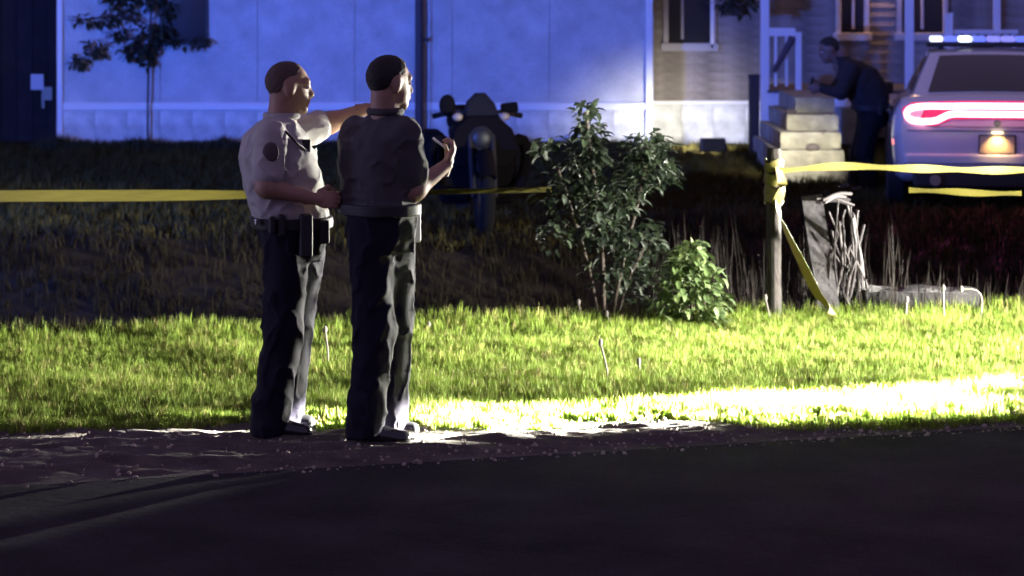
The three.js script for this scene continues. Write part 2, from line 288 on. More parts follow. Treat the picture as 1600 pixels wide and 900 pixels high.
{ // dark shed beyond the house corner
  const t = thing('shed', 'dark plank shed at the left edge beyond the house corner', 'shed', [0, 0, 0]);
  const ms = [0.8, 1, 1.2].map(k => M([0.022 * k, 0.016 * k, 0.02 * k], 0.9, { map: tex(patchy, 1), bump: tex(grain, 3), bumpScale: 0.006 }));
  part('wall', box(2.9, 2.7, 3, -7.2, 1.33, -34.8, 0), ms[0], t);
  for (let k = 0; k < 14; k++) part('plank', planarUV(box(0.196, 2.7, 0.03, -8.5 + k * 0.2, 1.35, -33.28 + 0.006 * (k % 2), 0.004)), ms[k % 3], t);
  part('roof', box(3.3, 0.1, 3.6, -7.2, 2.78, -34.8), ms[0], t, [0, 0, 0]);
  const pap = M([0.62, 0.62, 0.66], 0.8), pap2 = M([0.36, 0.37, 0.33], 0.85);
  const n1 = at(58, 128, 33.2), n2 = at(72, 146, 33.2);
  single('notice_sheet', box(0.165, 0.2, 0.006, n1.x, n1.y, n1.z, 0.002).rotateZ(0), pap, 'pale square sheet pinned on the dark shed wall', 'notice');
  const s2 = thing('notice_sheet', 'torn grey sheet with a hanging strip on the dark shed wall', 'notice', [n2.x, n2.y, n2.z]);
  part('sheet', box(0.13, 0.17, 0.006, 0.01, 0, 0, 0.002), pap2, s2); part('strip', box(0.035, 0.16, 0.005, -0.045, -0.11, 0.004, 0.002), pap2, s2, null, [0, 0, 0.05]);
}

// ------------------------------------------------------------------ foliage
function leaves(list, f) { // list: [centre, size, direction]; each leaf a folded, bent blade of eight faces
  const pos = [], idx = [];
  for (const [c, s, dir, up] of list) {
    const D = dir.clone().normalize(), S = D.clone().cross(up).normalize(), N = S.clone().cross(D).normalize(), k = pos.length / 3, w = s * 0.27;
    const P = (a, b, n) => { const v = c.clone().addScaledVector(D, a * s).addScaledVector(S, b * w).addScaledVector(N, n * s); pos.push(v.x, v.y, v.z); };
    P(0, 0, 0); P(0.3, 1, 0.10); P(0.3, 0, 0.03); P(0.3, -1, 0.10); P(0.68, 0.78, 0.05); P(0.68, 0, -0.02); P(0.68, -0.78, 0.05); P(1, 0, -0.14);
    idx.push(k, k + 1, k + 2, k, k + 2, k + 3, k + 1, k + 4, k + 5, k + 1, k + 5, k + 2, k + 2, k + 5, k + 6, k + 2, k + 6, k + 3, k + 4, k + 7, k + 5, k + 5, k + 7, k + 6);
  }
  const g = new THREE.BufferGeometry(); g.setAttribute('position', new THREE.Float32BufferAttribute(pos, 3)); g.setIndex(idx); g.computeVertexNormals(); return g;
}
function spray(out, tips, c, rad, n, size, f) { for (let i = 0; i < n; i++) { const o = V(f() * 2 - 1, f() * 2 - 1, f() * 2 - 1); if (o.lengthSq() > 1) { i--; continue; } const p = c.clone().add(V(o.x * rad[0], o.y * rad[1], o.z * rad[2])); const dir = V(o.x + rr(-0.7, 0.7, f), rr(-0.9, 0.35, f), o.z + rr(-0.7, 0.7, f)); out.push([p, size * rr(0.6, 1.25, f), dir, V(rr(-0.4, 0.4, f), 1, rr(-0.4, 0.4, f))]); } }
function shrub(name, label, category, base, stems, clumps, size, mats, seed) {
  const f = rng(seed), t = thing(name, label, category, base.toArray()), b = base;
  const bark = M([0.06, 0.045, 0.035], 0.9);
  stems.forEach(([pts, r]) => part('stem', tube(pts.map(p => p.clone().sub(b)), r, 14, 6), bark, t));
  mats.forEach((m, k) => { const list = []; clumps.forEach(([c, rad, n]) => spray(list, null, c.clone().sub(b), rad, Math.round(n / mats.length), size, f)); part('foliage', leaves(list, f), m, t); });
  return t;
}
const leafM = (r, g, b) => M([r, g, b], 0.68, { specularIntensity: 0.4, transmission: 0.35, thickness: 0 });
{
  const D = 16.1, P = (x, y, o = 0) => at(x, y, D + o), base = at(945, 505, D); base.y = groundH(base.x, D) - 0.02;
  const C = (x, y, rx, ry, n, o = 0) => [P(x, y, o), [rx / 250, ry / 250, 0.16], n];
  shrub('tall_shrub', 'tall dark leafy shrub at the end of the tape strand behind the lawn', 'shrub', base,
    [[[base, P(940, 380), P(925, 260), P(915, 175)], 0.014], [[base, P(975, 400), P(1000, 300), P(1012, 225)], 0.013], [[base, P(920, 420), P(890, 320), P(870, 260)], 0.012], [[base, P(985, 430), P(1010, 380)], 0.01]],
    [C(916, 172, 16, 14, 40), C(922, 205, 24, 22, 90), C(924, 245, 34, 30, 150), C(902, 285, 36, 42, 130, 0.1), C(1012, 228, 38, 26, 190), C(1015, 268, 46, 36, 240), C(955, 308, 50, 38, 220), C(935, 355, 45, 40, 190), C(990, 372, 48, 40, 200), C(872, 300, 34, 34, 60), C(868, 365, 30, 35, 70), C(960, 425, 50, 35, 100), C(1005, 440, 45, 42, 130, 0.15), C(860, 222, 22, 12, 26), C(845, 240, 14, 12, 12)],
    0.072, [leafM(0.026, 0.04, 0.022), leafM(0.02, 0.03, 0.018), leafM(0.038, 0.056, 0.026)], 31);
  const D2 = 15.55, Q = (x, y, o = 0) => at(x, y, D2 + o), b2 = at(1080, 512, D2); b2.y = groundH(b2.x, D2) - 0.02;
  const C2 = (x, y, rx, ry, n) => [Q(x, y), [rx / 258, ry / 258, 0.14], n];
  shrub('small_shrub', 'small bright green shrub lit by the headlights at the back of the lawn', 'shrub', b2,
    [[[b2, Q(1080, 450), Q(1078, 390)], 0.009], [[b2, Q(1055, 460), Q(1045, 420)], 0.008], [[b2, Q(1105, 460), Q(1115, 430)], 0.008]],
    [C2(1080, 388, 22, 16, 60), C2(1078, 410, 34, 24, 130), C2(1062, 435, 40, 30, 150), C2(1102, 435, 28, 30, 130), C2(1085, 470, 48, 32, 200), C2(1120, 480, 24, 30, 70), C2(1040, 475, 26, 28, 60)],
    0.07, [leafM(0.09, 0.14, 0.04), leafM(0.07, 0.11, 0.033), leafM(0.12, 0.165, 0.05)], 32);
}
{ // little tree before the window at the left end of the house
  const D = 31.93, P = (x, y, o = 0) => at(x, y, D + o), base = V(at(231, 0, D).x, 0, -D), t = thing('young_tree', 'thin young tree with ragged dark leaves before the house window', 'tree', base.toArray());
  const bark = M([0.05, 0.04, 0.04], 0.9), l = p => p.clone().sub(base);
  part('trunk', tube([V(0, -0.05, 0), l(P(231, 160)), l(P(234, 60)), l(P(240, -60)), l(P(238, -160))], 0.014, 20, 7), bark, t);
  const br = [[[236, 40], [190, 25], [140, 30], [118, 32]], [[235, 62], [200, 62], [160, 72], [118, 100]], [[236, 30], [265, 20], [300, 40], [318, 62]], [[238, -10], [200, -30], [150, -10]], [[238, -20], [280, -30], [315, 0]]];
  br.forEach((b, i) => part('limb', tube(b.map(([x, y]) => l(P(x, y, (i % 3 - 1) * 0.15))), 0.009, 12, 5), bark, t));
  const f = rng(41), C = (x, y, rx, ry, n, o = 0) => [l(P(x, y, o)), [rx / 127, ry / 127, 0.1], n];
  const cl = [C(130, 30, 14, 9, 26), C(160, 34, 18, 9, 34), C(188, 22, 26, 16, 70), C(150, 75, 22, 12, 44), C(122, 98, 15, 10, 34), C(185, 52, 18, 9, 34), C(205, 82, 22, 12, 46), C(226, 62, 28, 34, 170), C(250, 55, 20, 24, 60), C(285, 66, 34, 7, 30), C(250, 12, 26, 20, 60), C(200, -8, 55, 18, 200), C(240, -60, 90, 50, 500), C(150, -30, 35, 28, 110), C(312, 66, 9, 10, 20), C(230, 98, 12, 7, 16)];
  for (const m of [leafM(0.035, 0.045, 0.03), leafM(0.045, 0.055, 0.035)]) { const list = []; cl.forEach(([c, r, n]) => spray(list, null, c, r, Math.round(n / 2), 0.105, f)); part('crown', leaves(list, f), m, t); }
}
{ // hanging plant by the porch
  const D = 31.6, c = at(1150, 12, D), t = thing('hanging_plant', 'dark plant hanging from the eave before the tan siding', 'plant', c.toArray()), f = rng(51), list = [];
  spray(list, null, V(0, 0.05, 0), [0.26, 0.13, 0.2], 150, 0.11, f);
  part('pot', new THREE.LatheGeometry([[0.02, -0.1], [0.1, -0.1], [0.14, 0.04], [0.15, 0.06], [0.13, 0.06]].map(([x, y]) => new THREE.Vector2(x, y)), 20), M([0.07, 0.05, 0.045], 0.8), t);
  part('foliage', leaves(list, f), leafM(0.04, 0.05, 0.035), t); part('cord', rod(V(0, 0.05, 0), V(0, 1.1, 0), 0.006), M([0.1, 0.1, 0.1]), t);
}
// pale dry stalks standing at the back of the lawn
{
  const m = M([0.17, 0.15, 0.135], 0.85);
  [[[512, 548], [508, 515], 13.9, 'thin pale stalk between the two standing officers'], [[668, 545], [670, 508], 15.2, 'thin pale stalk just beside the officer with the raised forearm'], [[906, 520], [904, 472], 15.6, 'short pale stalk in front of the tall shrub, nearer the tape'], [[953, 520], [948, 490], 15.5, 'short bent pale stalk in front of the tall shrub'], [[952, 610], [938, 535], 13.4, 'tallest pale stalk leaning out of the bright lawn'], [[996, 590], [998, 565], 13.6, 'little pale stalk beside the tallest one on the lawn'], [[1204, 525], [1196, 465], 15.7, 'pale stalk in front of the taped post'], [[1407, 530], [1417, 468], 15.8, 'pale stalk before the low grey block, nearest the twigs'], [[1470, 538], [1474, 450], 15.7, 'tall pale stalk before the middle of the low grey block'], [[1540, 550], [1528, 505], 15.6, 'pale crooked stalk at the end of the low grey block'], [[1589, 515], [1587, 490], 16, 'short pale stalk at the right edge of the picture'], [[1532, 505], [1502, 452], 15.8, 'hooked reddish stalk arching over the low grey block']].forEach(([a, b, d, label], i) => {
    const A = at(...a, d), B = at(...b, d), up = B.clone().sub(A); A.y = Math.min(A.y, groundH(A.x, d)) - 0.01;
    const pts = i === 11 ? [A, V(A.x, B.y - 0.03, A.z), V(A.x - 0.05, B.y, A.z), B] : [A, A.clone().lerp(B, 0.5).add(V(0.008, 0, 0.01)), B];
    const t = thing('dry_stalk', label, 'stalk', A.toArray(), 0, 'dry stalks at the back of the lawn');
    part('stem', tube(pts.map(p => p.clone().sub(A)), 0.005, 10, 5), m, t);
    part('seed_head', new THREE.SphereGeometry(0.012, 8, 6).scale(1, 1.8, 1), m, t, B.clone().sub(A).toArray());
  });
}
// ------------------------------------------------------------------ post, board, twigs, block
const D0 = 15.85;
{
  const c = at(1209, 515, D0); c.y = groundH(c.x, D0); const top = at(1209, 232, D0).y - c.y;
  const t = thing('fence_post', 'weathered brown fence post with yellow tape tied round it', 'post', c.toArray());
  const g = new THREE.CylinderGeometry(0.042, 0.05, top + 0.2, 12, 14), p = g.attributes.position;
  for (let i = 0; i < p.count; i++) { const n = 1 + 0.16 * fbm(p.getX(i) * 20, p.getY(i) * 2, p.getZ(i) * 20); p.setX(i, p.getX(i) * n); p.setZ(i, p.getZ(i) * n); }
  g.computeVertexNormals(); part('shaft', g.translate(0, top / 2 - 0.1, 0), M([0.055, 0.043, 0.038], 0.9, { map: tex(patchy, 2), bump: tex(grain, 5), bumpScale: 0.01 }), t);
  const e2 = at(1657, 515, D0 + 0.78); e2.y = groundH(e2.x, D0 + 0.78); const t2 = thing('fence_post', 'bare fence post holding the far end of the tape, out of view', 'post', e2.toArray());
  part('shaft', new THREE.CylinderGeometry(0.04, 0.048, top + 0.2, 10).translate(0, top / 2 - 0.1, 0), M([0.1, 0.08, 0.07], 0.9), t2);
  const b = at(1252, 515, D0 + 0.35), q = groundH(b.x, D0 + 0.35), a = at(1299, 505, D0 + 0.1); a.y = groundH(a.x, D0 + 0.1);
  const e = at(1268, 306, D0 + 0.35), len = e.distanceTo(a), bt = thing('leaning_board', 'pale grey board leaning against the pile of twigs', 'board', a.toArray());
  const bg = new THREE.BoxGeometry(0.13, len, 0.028, 3, 16, 1), bp = bg.attributes.position; for (let i = 0; i < bp.count; i++) bp.setX(i, bp.getX(i) + 0.008 * fbm(bp.getY(i) * 5, bp.getX(i) * 10, 2)); bg.computeVertexNormals();
  const bm = part('plank', planarUV(bg.translate(0, len / 2, 0)), M([0.075, 0.068, 0.075], 0.9, { map: tex(patchy, 1.4), bump: tex(grain, 4), bumpScale: 0.008 }), bt);
  bm.quaternion.setFromUnitVectors(V(0, 1, 0), e.clone().sub(a).normalize());
}
{
  const f = rng(61), o = at(1318, 515, D0 + 0.25); o.y = groundH(o.x, D0 + 0.25); const t = thing('twig_pile', 'pile of bare pale twigs and sticks beside the leaning board', 'twigs', o.toArray());
  const ms = [M([0.04, 0.035, 0.037], 0.9, { specularIntensity: 0.3 }), M([0.022, 0.019, 0.02], 0.9, { specularIntensity: 0.3 }), M([0.075, 0.066, 0.068], 0.9, { specularIntensity: 0.3 })];
  for (let k = 0; k < 34; k++) {
    const x0 = rr(1292, 1352, f), x1 = rr(1288, 1345, f) + (k % 4 ? 0 : 8), y1 = rr(310, 420, f), d = D0 + rr(0.05, 0.5, f), A = at(x0, 512, d); A.y = groundH(A.x, d) - 0.02; const B = at(x1, y1, D0 + rr(0.1, 0.4, f));
    const m = A.clone().lerp(B, 0.5).add(V(rr(-0.07, 0.07, f), 0, rr(-0.05, 0.05, f))); part('twig', tube([A, m, B].map(p => p.clone().sub(o)), rr(0.004, 0.011, f), 10, 5), ms[k % 3], t);
  }
  for (let k = 0; k < 6; k++) { const A = at(rr(1270, 1290, f), rr(308, 325, f), D0 + 0.2), B = at(rr(1320, 1345, f), rr(300, 322, f), D0 + 0.3); part('twig', tube([A, A.clone().lerp(B, 0.5).add(V(0, 0.02, 0)), B].map(p => p.clone().sub(o)), rr(0.006, 0.012, f), 8, 5), ms[2 - k % 2], t); }
  const d = 16.15, c0 = at(1350, 455, d), c1 = at(1530, 515, d), g = new THREE.BoxGeometry(c1.x - c0.x, 0.62, 0.34, 18, 8, 6), p = g.attributes.position;
  for (let i = 0; i < p.count; i++) { const n = fbm(p.getX(i) * 5, p.getY(i) * 5, p.getZ(i) * 5, 4); p.setXYZ(i, p.getX(i) + n * 0.03, p.getY(i) + n * 0.05, p.getZ(i) + n * 0.03); }
  g.computeVertexNormals(); single('concrete_block', planarUV(g.translate((c0.x + c1.x) / 2, c0.y - 0.31, -d - 0.1)), M([0.045, 0.041, 0.044], 0.93, { map: tex(patchy, 1.2), bump: tex(grain, 3), bumpScale: 0.015 }), 'low rough grey concrete block in the weeds below the patrol car', 'block');
}
// ------------------------------------------------------------------ yellow barrier tape: thin twisting bands
function ribbon(pts, width, twist, n = 120) {
  const c = new THREE.CatmullRomCurve3(pts), pos = [], uv = [], idx = [];
  for (let i = 0; i <= n; i++) {
    const u = i / n, p = c.getPointAt(u), t = c.getTangentAt(u), a = twist(u), side = V(0, 1, 0).addScaledVector(t, -t.y).normalize(), nn = t.clone().cross(side), w = side.multiplyScalar(Math.cos(a)).addScaledVector(nn, Math.sin(a)).multiplyScalar(width / 2), th = t.clone().cross(w).normalize().multiplyScalar(0.0012);
    for (const [s, k] of [[1, 1], [-1, 1], [-1, -1], [1, -1]]) { const v = p.clone().addScaledVector(w, s).addScaledVector(th, k); pos.push(v.x, v.y, v.z); uv.push(u * 30, s); }
    if (i < n) for (let k = 0; k < 4; k++) { const A = i * 4 + k, B = i * 4 + (k + 1) % 4; idx.push(A, B, A + 4, B, B + 4, A + 4); }
  }
  const g = new THREE.BufferGeometry(); g.setAttribute('position', new THREE.Float32BufferAttribute(pos, 3)); g.setAttribute('uv', new THREE.Float32BufferAttribute(uv, 2)); g.setIndex(idx); g.computeVertexNormals(); return g;
}
{
  const tapeM = M([0.29, 0.25, 0.042], 0.55, { transmission: 0.35, thickness: 0, map: tex(finePatch, 0.5) });
  const TD = 16.5, A = x => at(x, 302 - (x - 400) * 0.011 + Math.sin(x * 0.004) * 2, TD - (x < 0 ? x * 0.0004 : 0));
  single('barrier_tape', ribbon([-1500, -700, 0, 200, 420, 640, 760, 862].map(A), 0.074, u => u < 0.7 ? 0.12 * Math.sin(u * 40) : 0.12 + 0.95 * sm(0.72, 0.86, u), 260), tapeM, 'yellow barrier tape strand running behind both officers to the tall shrub', 'barrier tape', 'yellow barrier tape');
  const B = (x, y, d) => at(x, y, d);
  single('barrier_tape', ribbon([B(1214, 268, D0 - 0.06), B(1300, 260, D0 + 0.1), B(1420, 263, D0 + 0.3), B(1560, 266, D0 + 0.6), B(1655, 264, D0 + 0.72)], 0.06, u => 0.75 + 0.25 * Math.sin(u * 22)), tapeM, 'yellow barrier tape strand stretched from the post across the parked patrol car', 'barrier tape', 'yellow barrier tape');
  single('barrier_tape', ribbon([B(1420, 297, D0 + 0.5), B(1480, 299, D0 + 0.45), B(1540, 302, D0 + 0.4), B(1596, 302, D0 + 0.35)], 0.05, u => 0.7 + 0.3 * Math.sin(u * 9), 60), tapeM, 'slack lower strand of yellow tape below the bumper of the patrol car', 'barrier tape', 'yellow barrier tape');
  const knot = thing('tape_knot', 'bundle of yellow tape knotted round the top of the fence post', 'barrier tape', [0, 0, 0], 0, 'yellow barrier tape');
  for (let k = 0; k < 4; k++) { const y = [258, 278, 298, 308][k], c = at(1209, y, D0), pts = []; for (let i = 0; i < 10; i++) { const a = i / 10 * 6.283; pts.push(V(c.x + Math.cos(a) * 0.058, c.y + Math.sin(a * 2 + k) * 0.015, c.z + Math.sin(a) * 0.058)); } const cc = pts.concat([pts[0]]); part('wrap', ribbon(cc, 0.06 + 0.015 * (k % 2), u => 0.2 * Math.sin(u * 12 + k), 48), tapeM, knot); }
  part('loose_fold', ribbon([at(1216, 262, D0 - 0.07), at(1222, 290, D0 - 0.1), at(1214, 318, D0 - 0.08)], 0.07, u => 1.2 + u, 20), tapeM, knot);
  single('barrier_tape', ribbon([at(1212, 312, D0 - 0.07), at(1222, 345, D0 - 0.09), at(1250, 405, D0 - 0.05), at(1278, 460, D0 - 0.06), at(1298, 485, D0 - 0.1), at(1294, 515, D0 - 0.12)], 0.072, u => 1.1 + 0.5 * Math.sin(u * 7), 70), tapeM, 'loose end of yellow tape hanging slantwise from the post to the lawn', 'barrier tape', 'yellow barrier tape');
}
{ // pole before the house
  const D = 31.97, c = at(655, 0, D), t = thing('pole', 'dark upright pole standing before the blue lit house wall', 'pole', [c.x, 0, -D]), m = M([0.05, 0.045, 0.06], 0.6, { bump: tex(grain, 4) });
  part('shaft', new THREE.CylinderGeometry(0.048, 0.054, 5.2, 16).translate(0, 2.55, 0), m, t); part('bracket', box(0.1, 0.05, 0.04, 0.07, at(0, 62, D).y, 0), m, t); part('cable', rod(V(0.095, 0.0, 0.02), V(0.095, 5, 0.02), 0.008), m, t);
}

// ------------------------------------------------------------------ motorcycle, seen from the front
{
  const D = 22.3, s = F / D, c = at(742, 0, D), t = thing('motorcycle', 'dark touring motorcycle with wide mirrors parked before the house', 'motorcycle', [c.x, 0, -D], 0.12);
  const dark = M([0.006, 0.005, 0.006], 0.95, { specularIntensity: 0.1 }), rub = M([0.01, 0.01, 0.01], 0.95, { specularIntensity: 0.3 }), chrome = M([0.02, 0.018, 0.02], 0.7, { specularIntensity: 0.4 }), X = px => (px - 742) / s, Y = py => EYE - (py - HOR) / F * D;
  const wheel = (z, r) => { const w = part('wheel', new THREE.TorusGeometry(r - 0.06, 0.03, 8, 32).rotateY(Math.PI / 2), chrome, t, [0, r, z]); part('tyre', new THREE.TorusGeometry(r - 0.055, 0.07, 12, 36).rotateY(Math.PI / 2).scale(0.9, 1, 1), rub, w); part('hub', new THREE.CylinderGeometry(0.07, 0.07, 0.12, 16).rotateZ(Math.PI / 2), chrome, w); return w; };
  wheel(0.75, 0.32); wheel(-0.85, 0.32);
  for (const k of [-1, 1]) {
    part('fork', rod(V(k * 0.09, 0.32, 0.75), V(k * 0.1, 0.95, 0.45), 0.024), chrome, t);
    const sx = k < 0 ? X(692) : X(788);
    const st = part('mirror', k < 0 ? new THREE.SphereGeometry(0.07, 16, 12).scale(1, 1.35, 0.45) : box(0.15, 0.09, 0.05, 0, 0, 0, 0.022).rotateZ(0.12), dark, t, [sx, k < 0 ? Y(161) : Y(165), 0.38]);
    part('stalk', rod(V(0, 0, 0), V(-sx * 0.45, -0.16, -0.02), 0.018), dark, st);
    part('handlebar', tube([V(k * 0.05, 0.98, 0.4), V(k * 0.2, 1.02, 0.36), V(k * 0.32, 0.98, 0.24)], 0.017, 12, 8), chrome, t);
    part('grip', rod(V(k * 0.27, 1.0, 0.27), V(k * 0.38, 0.97, 0.2), 0.024), rub, t);
    part('saddlebag', box(0.2, 0.36, 0.5, k * 0.31, 0.62, -0.72, 0.06), dark, t);
    part('leg_guard', tube([V(k * 0.1, 0.62, 0.42), V(k * 0.36, 0.78, 0.36), V(k * 0.41, 0.66, 0.32), V(k * 0.33, 0.36, 0.3), V(k * 0.1, 0.3, 0.3)], 0.05, 24, 9), dark, t);
    part('turn_signal', new THREE.SphereGeometry(0.035, 12, 9).scale(1.3, 1, 1), M([0.3, 0.24, 0.2], 0.3), t, [k * 0.2, 0.98, 0.5]);
  }
  const prof = (pts, dep) => new THREE.ExtrudeGeometry(new THREE.Shape(pts.map(([x, y]) => new THREE.Vector2(x, y))), { depth: dep, bevelEnabled: true, bevelSize: 0.03, bevelThickness: 0.03, bevelSegments: 3 });
  part('windshield', prof([[-0.13, 0.86], [-0.09, 1.06], [-0.03, 1.12], [0.03, 1.12], [0.1, 1.04], [0.16, 0.86]], 0.02).rotateX(-0.25).translate(0, 0.06, 0.66), M([0.01, 0.01, 0.014], 0.4, { specularIntensity: 0.3 }), t);
  part('fairing', prof([[-0.26, 0.68], [-0.2, 0.86], [-0.1, 0.96], [0.12, 0.96], [0.24, 0.86], [0.3, 0.7], [0.2, 0.58], [-0.2, 0.58]], 0.2).translate(0, 0, 0.3), dark, t);
  const hl = part('headlamp', new THREE.SphereGeometry(0.09, 20, 14).scale(1, 1, 0.5), M([0.012, 0.012, 0.014], 0.5), t, [0, 0.8, 0.53]); part('bezel', new THREE.TorusGeometry(0.09, 0.012, 8, 28), chrome, hl);
  part('tank', new THREE.SphereGeometry(0.2, 20, 14).scale(0.8, 0.65, 1.6), dark, t, [0, 0.86, 0.02]);
  part('seat', box(0.32, 0.12, 0.72, 0, 0.78, -0.45, 0.05), rub, t);
  part('engine', [box(0.4, 0.3, 0.42, 0, 0.42, 0.05, 0.04), rod(V(-0.2, 0.35, 0.2), V(-0.2, 0.26, -0.9), 0.045), rod(V(0.2, 0.35, 0.2), V(0.2, 0.26, -0.9), 0.045)], M([0.1, 0.1, 0.11], 0.4, { metalness: 0.6 }), t);
  part('top_box', box(0.34, 0.22, 0.36, 0.02, 0.9, -0.9, 0.06), dark, t);
  part('lower_cowl', box(0.66, 0.52, 0.14, 0, 0.48, 0.2, 0.06), dark, t);
  part('front_fender', new THREE.TorusGeometry(0.35, 0.06, 8, 20, 2.2).rotateY(Math.PI / 2).rotateX(0.4).scale(1.2, 1, 1), dark, t, [0, 0.32, 0.75]);
}

// ------------------------------------------------------------------ patrol cars
const paint = M([0.72, 0.72, 0.75], 0.3, { clearcoat: 1, clearcoatRoughness: 0.08 }), black = M([0.018, 0.018, 0.02], 0.5), carGlass = M([0.012, 0.012, 0.016], 0.06), tyreM = M([0.02, 0.02, 0.02], 0.9), rimM = M([0.35, 0.35, 0.37], 0.35, { metalness: 1 }), darkPaint = M([0.03, 0.03, 0.045], 0.3, { clearcoat: 1, clearcoatRoughness: 0.1 });
const redLens = (() => { const m = M([0.25, 0.01, 0.02], 0.2); m.emissive.setRGB(0.8, 0.03, 0.16); return m; })();
function loftBody() {
  const st = [[2.53, 0.85, 0.50, 1.02], [2.50, 0.87, 0.42, 1.05], [2.40, 0.92, 0.34, 1.085], [2.15, 0.945, 0.28, 1.08], [1.6, 0.955, 0.24, 1.07], [0.8, 0.95, 0.22, 1.01], [0, 0.945, 0.22, 0.985], [-0.9, 0.95, 0.22, 0.98], [-1.5, 0.955, 0.23, 0.94], [-2.05, 0.94, 0.25, 0.88], [-2.35, 0.9, 0.28, 0.81], [-2.5, 0.82, 0.32, 0.73], [-2.54, 0.74, 0.36, 0.68]];
  const ring = ([z, w, yb, yt]) => { const h = yt - yb, half = [[0.0, yb], [w * 0.86, yb], [w * 0.95, yb + h * 0.08], [w * 0.985, yb + h * 0.3], [w, yb + h * 0.55], [w * 0.985, yb + h * 0.74], [w * 0.955, yb + h * 0.86], [w * 0.9, yt - 0.03], [w * 0.78, yt - 0.004], [w * 0.4, yt + 0.012], [0, yt + 0.018]]; return half.concat(half.slice(1, -1).reverse().map(([x, y]) => [-x, y])).map(([x, y]) => V(x, y, z)); };
  const rs = st.map(ring), n = rs[0].length, pos = [], idx = [];
  rs.forEach(r => r.forEach(v => pos.push(v.x, v.y, v.z)));
  for (let i = 0; i < rs.length - 1; i++) for (let j = 0; j < n; j++) { const a = i * n + j, b = i * n + (j + 1) % n; idx.push(a, b, a + n, b, b + n, a + n); }
  for (const [i, fl] of [[0, 0], [rs.length - 1, 1]]) { const k = pos.length / 3; const m = rs[i].reduce((s, v) => s.add(v), V(0, 0, 0)).divideScalar(n); pos.push(m.x, m.y, m.z); for (let j = 0; j < n; j++) { const a = i * n + j, b = i * n + (j + 1) % n; fl ? idx.push(a, b, k) : idx.push(b, a, k); } }
  const g = new THREE.BufferGeometry(); g.setAttribute('position', new THREE.Float32BufferAttribute(pos, 3)); g.setIndex(idx); g.computeVertexNormals(); return g;
}
function patchGeo(a, b, c, d, bulge, inset = 0, off = 0, n = 8) { // a b lower, c d upper corners; bulged four-sided sheet
  const A = V(...a), B = V(...b), C = V(...c), D = V(...d), N = B.clone().sub(A).cross(C.clone().sub(A)).normalize(), pos = [], idx = [];
  for (let i = 0; i <= n; i++) for (let j = 0; j <= n; j++) { const u = inset + (1 - 2 * inset) * i / n, v = inset + (1 - 2 * inset) * j / n; const p = A.clone().lerp(B, u).lerp(C.clone().lerp(D, u), v).addScaledVector(N, bulge * 16 * u * (1 - u) * v * (1 - v) * 0.5 + bulge * 2 * u * (1 - u) + off); pos.push(p.x, p.y, p.z); if (i < n && j < n) { const k = i * (n + 1) + j; idx.push(k, k + n + 1, k + 1, k + n + 1, k + n + 2, k + 1); } }
  const g = new THREE.BufferGeometry(); g.setAttribute('position', new THREE.Float32BufferAttribute(pos, 3)); g.setIndex(idx); g.computeVertexNormals(); return g;
}
const bodyGeo = loftBody();
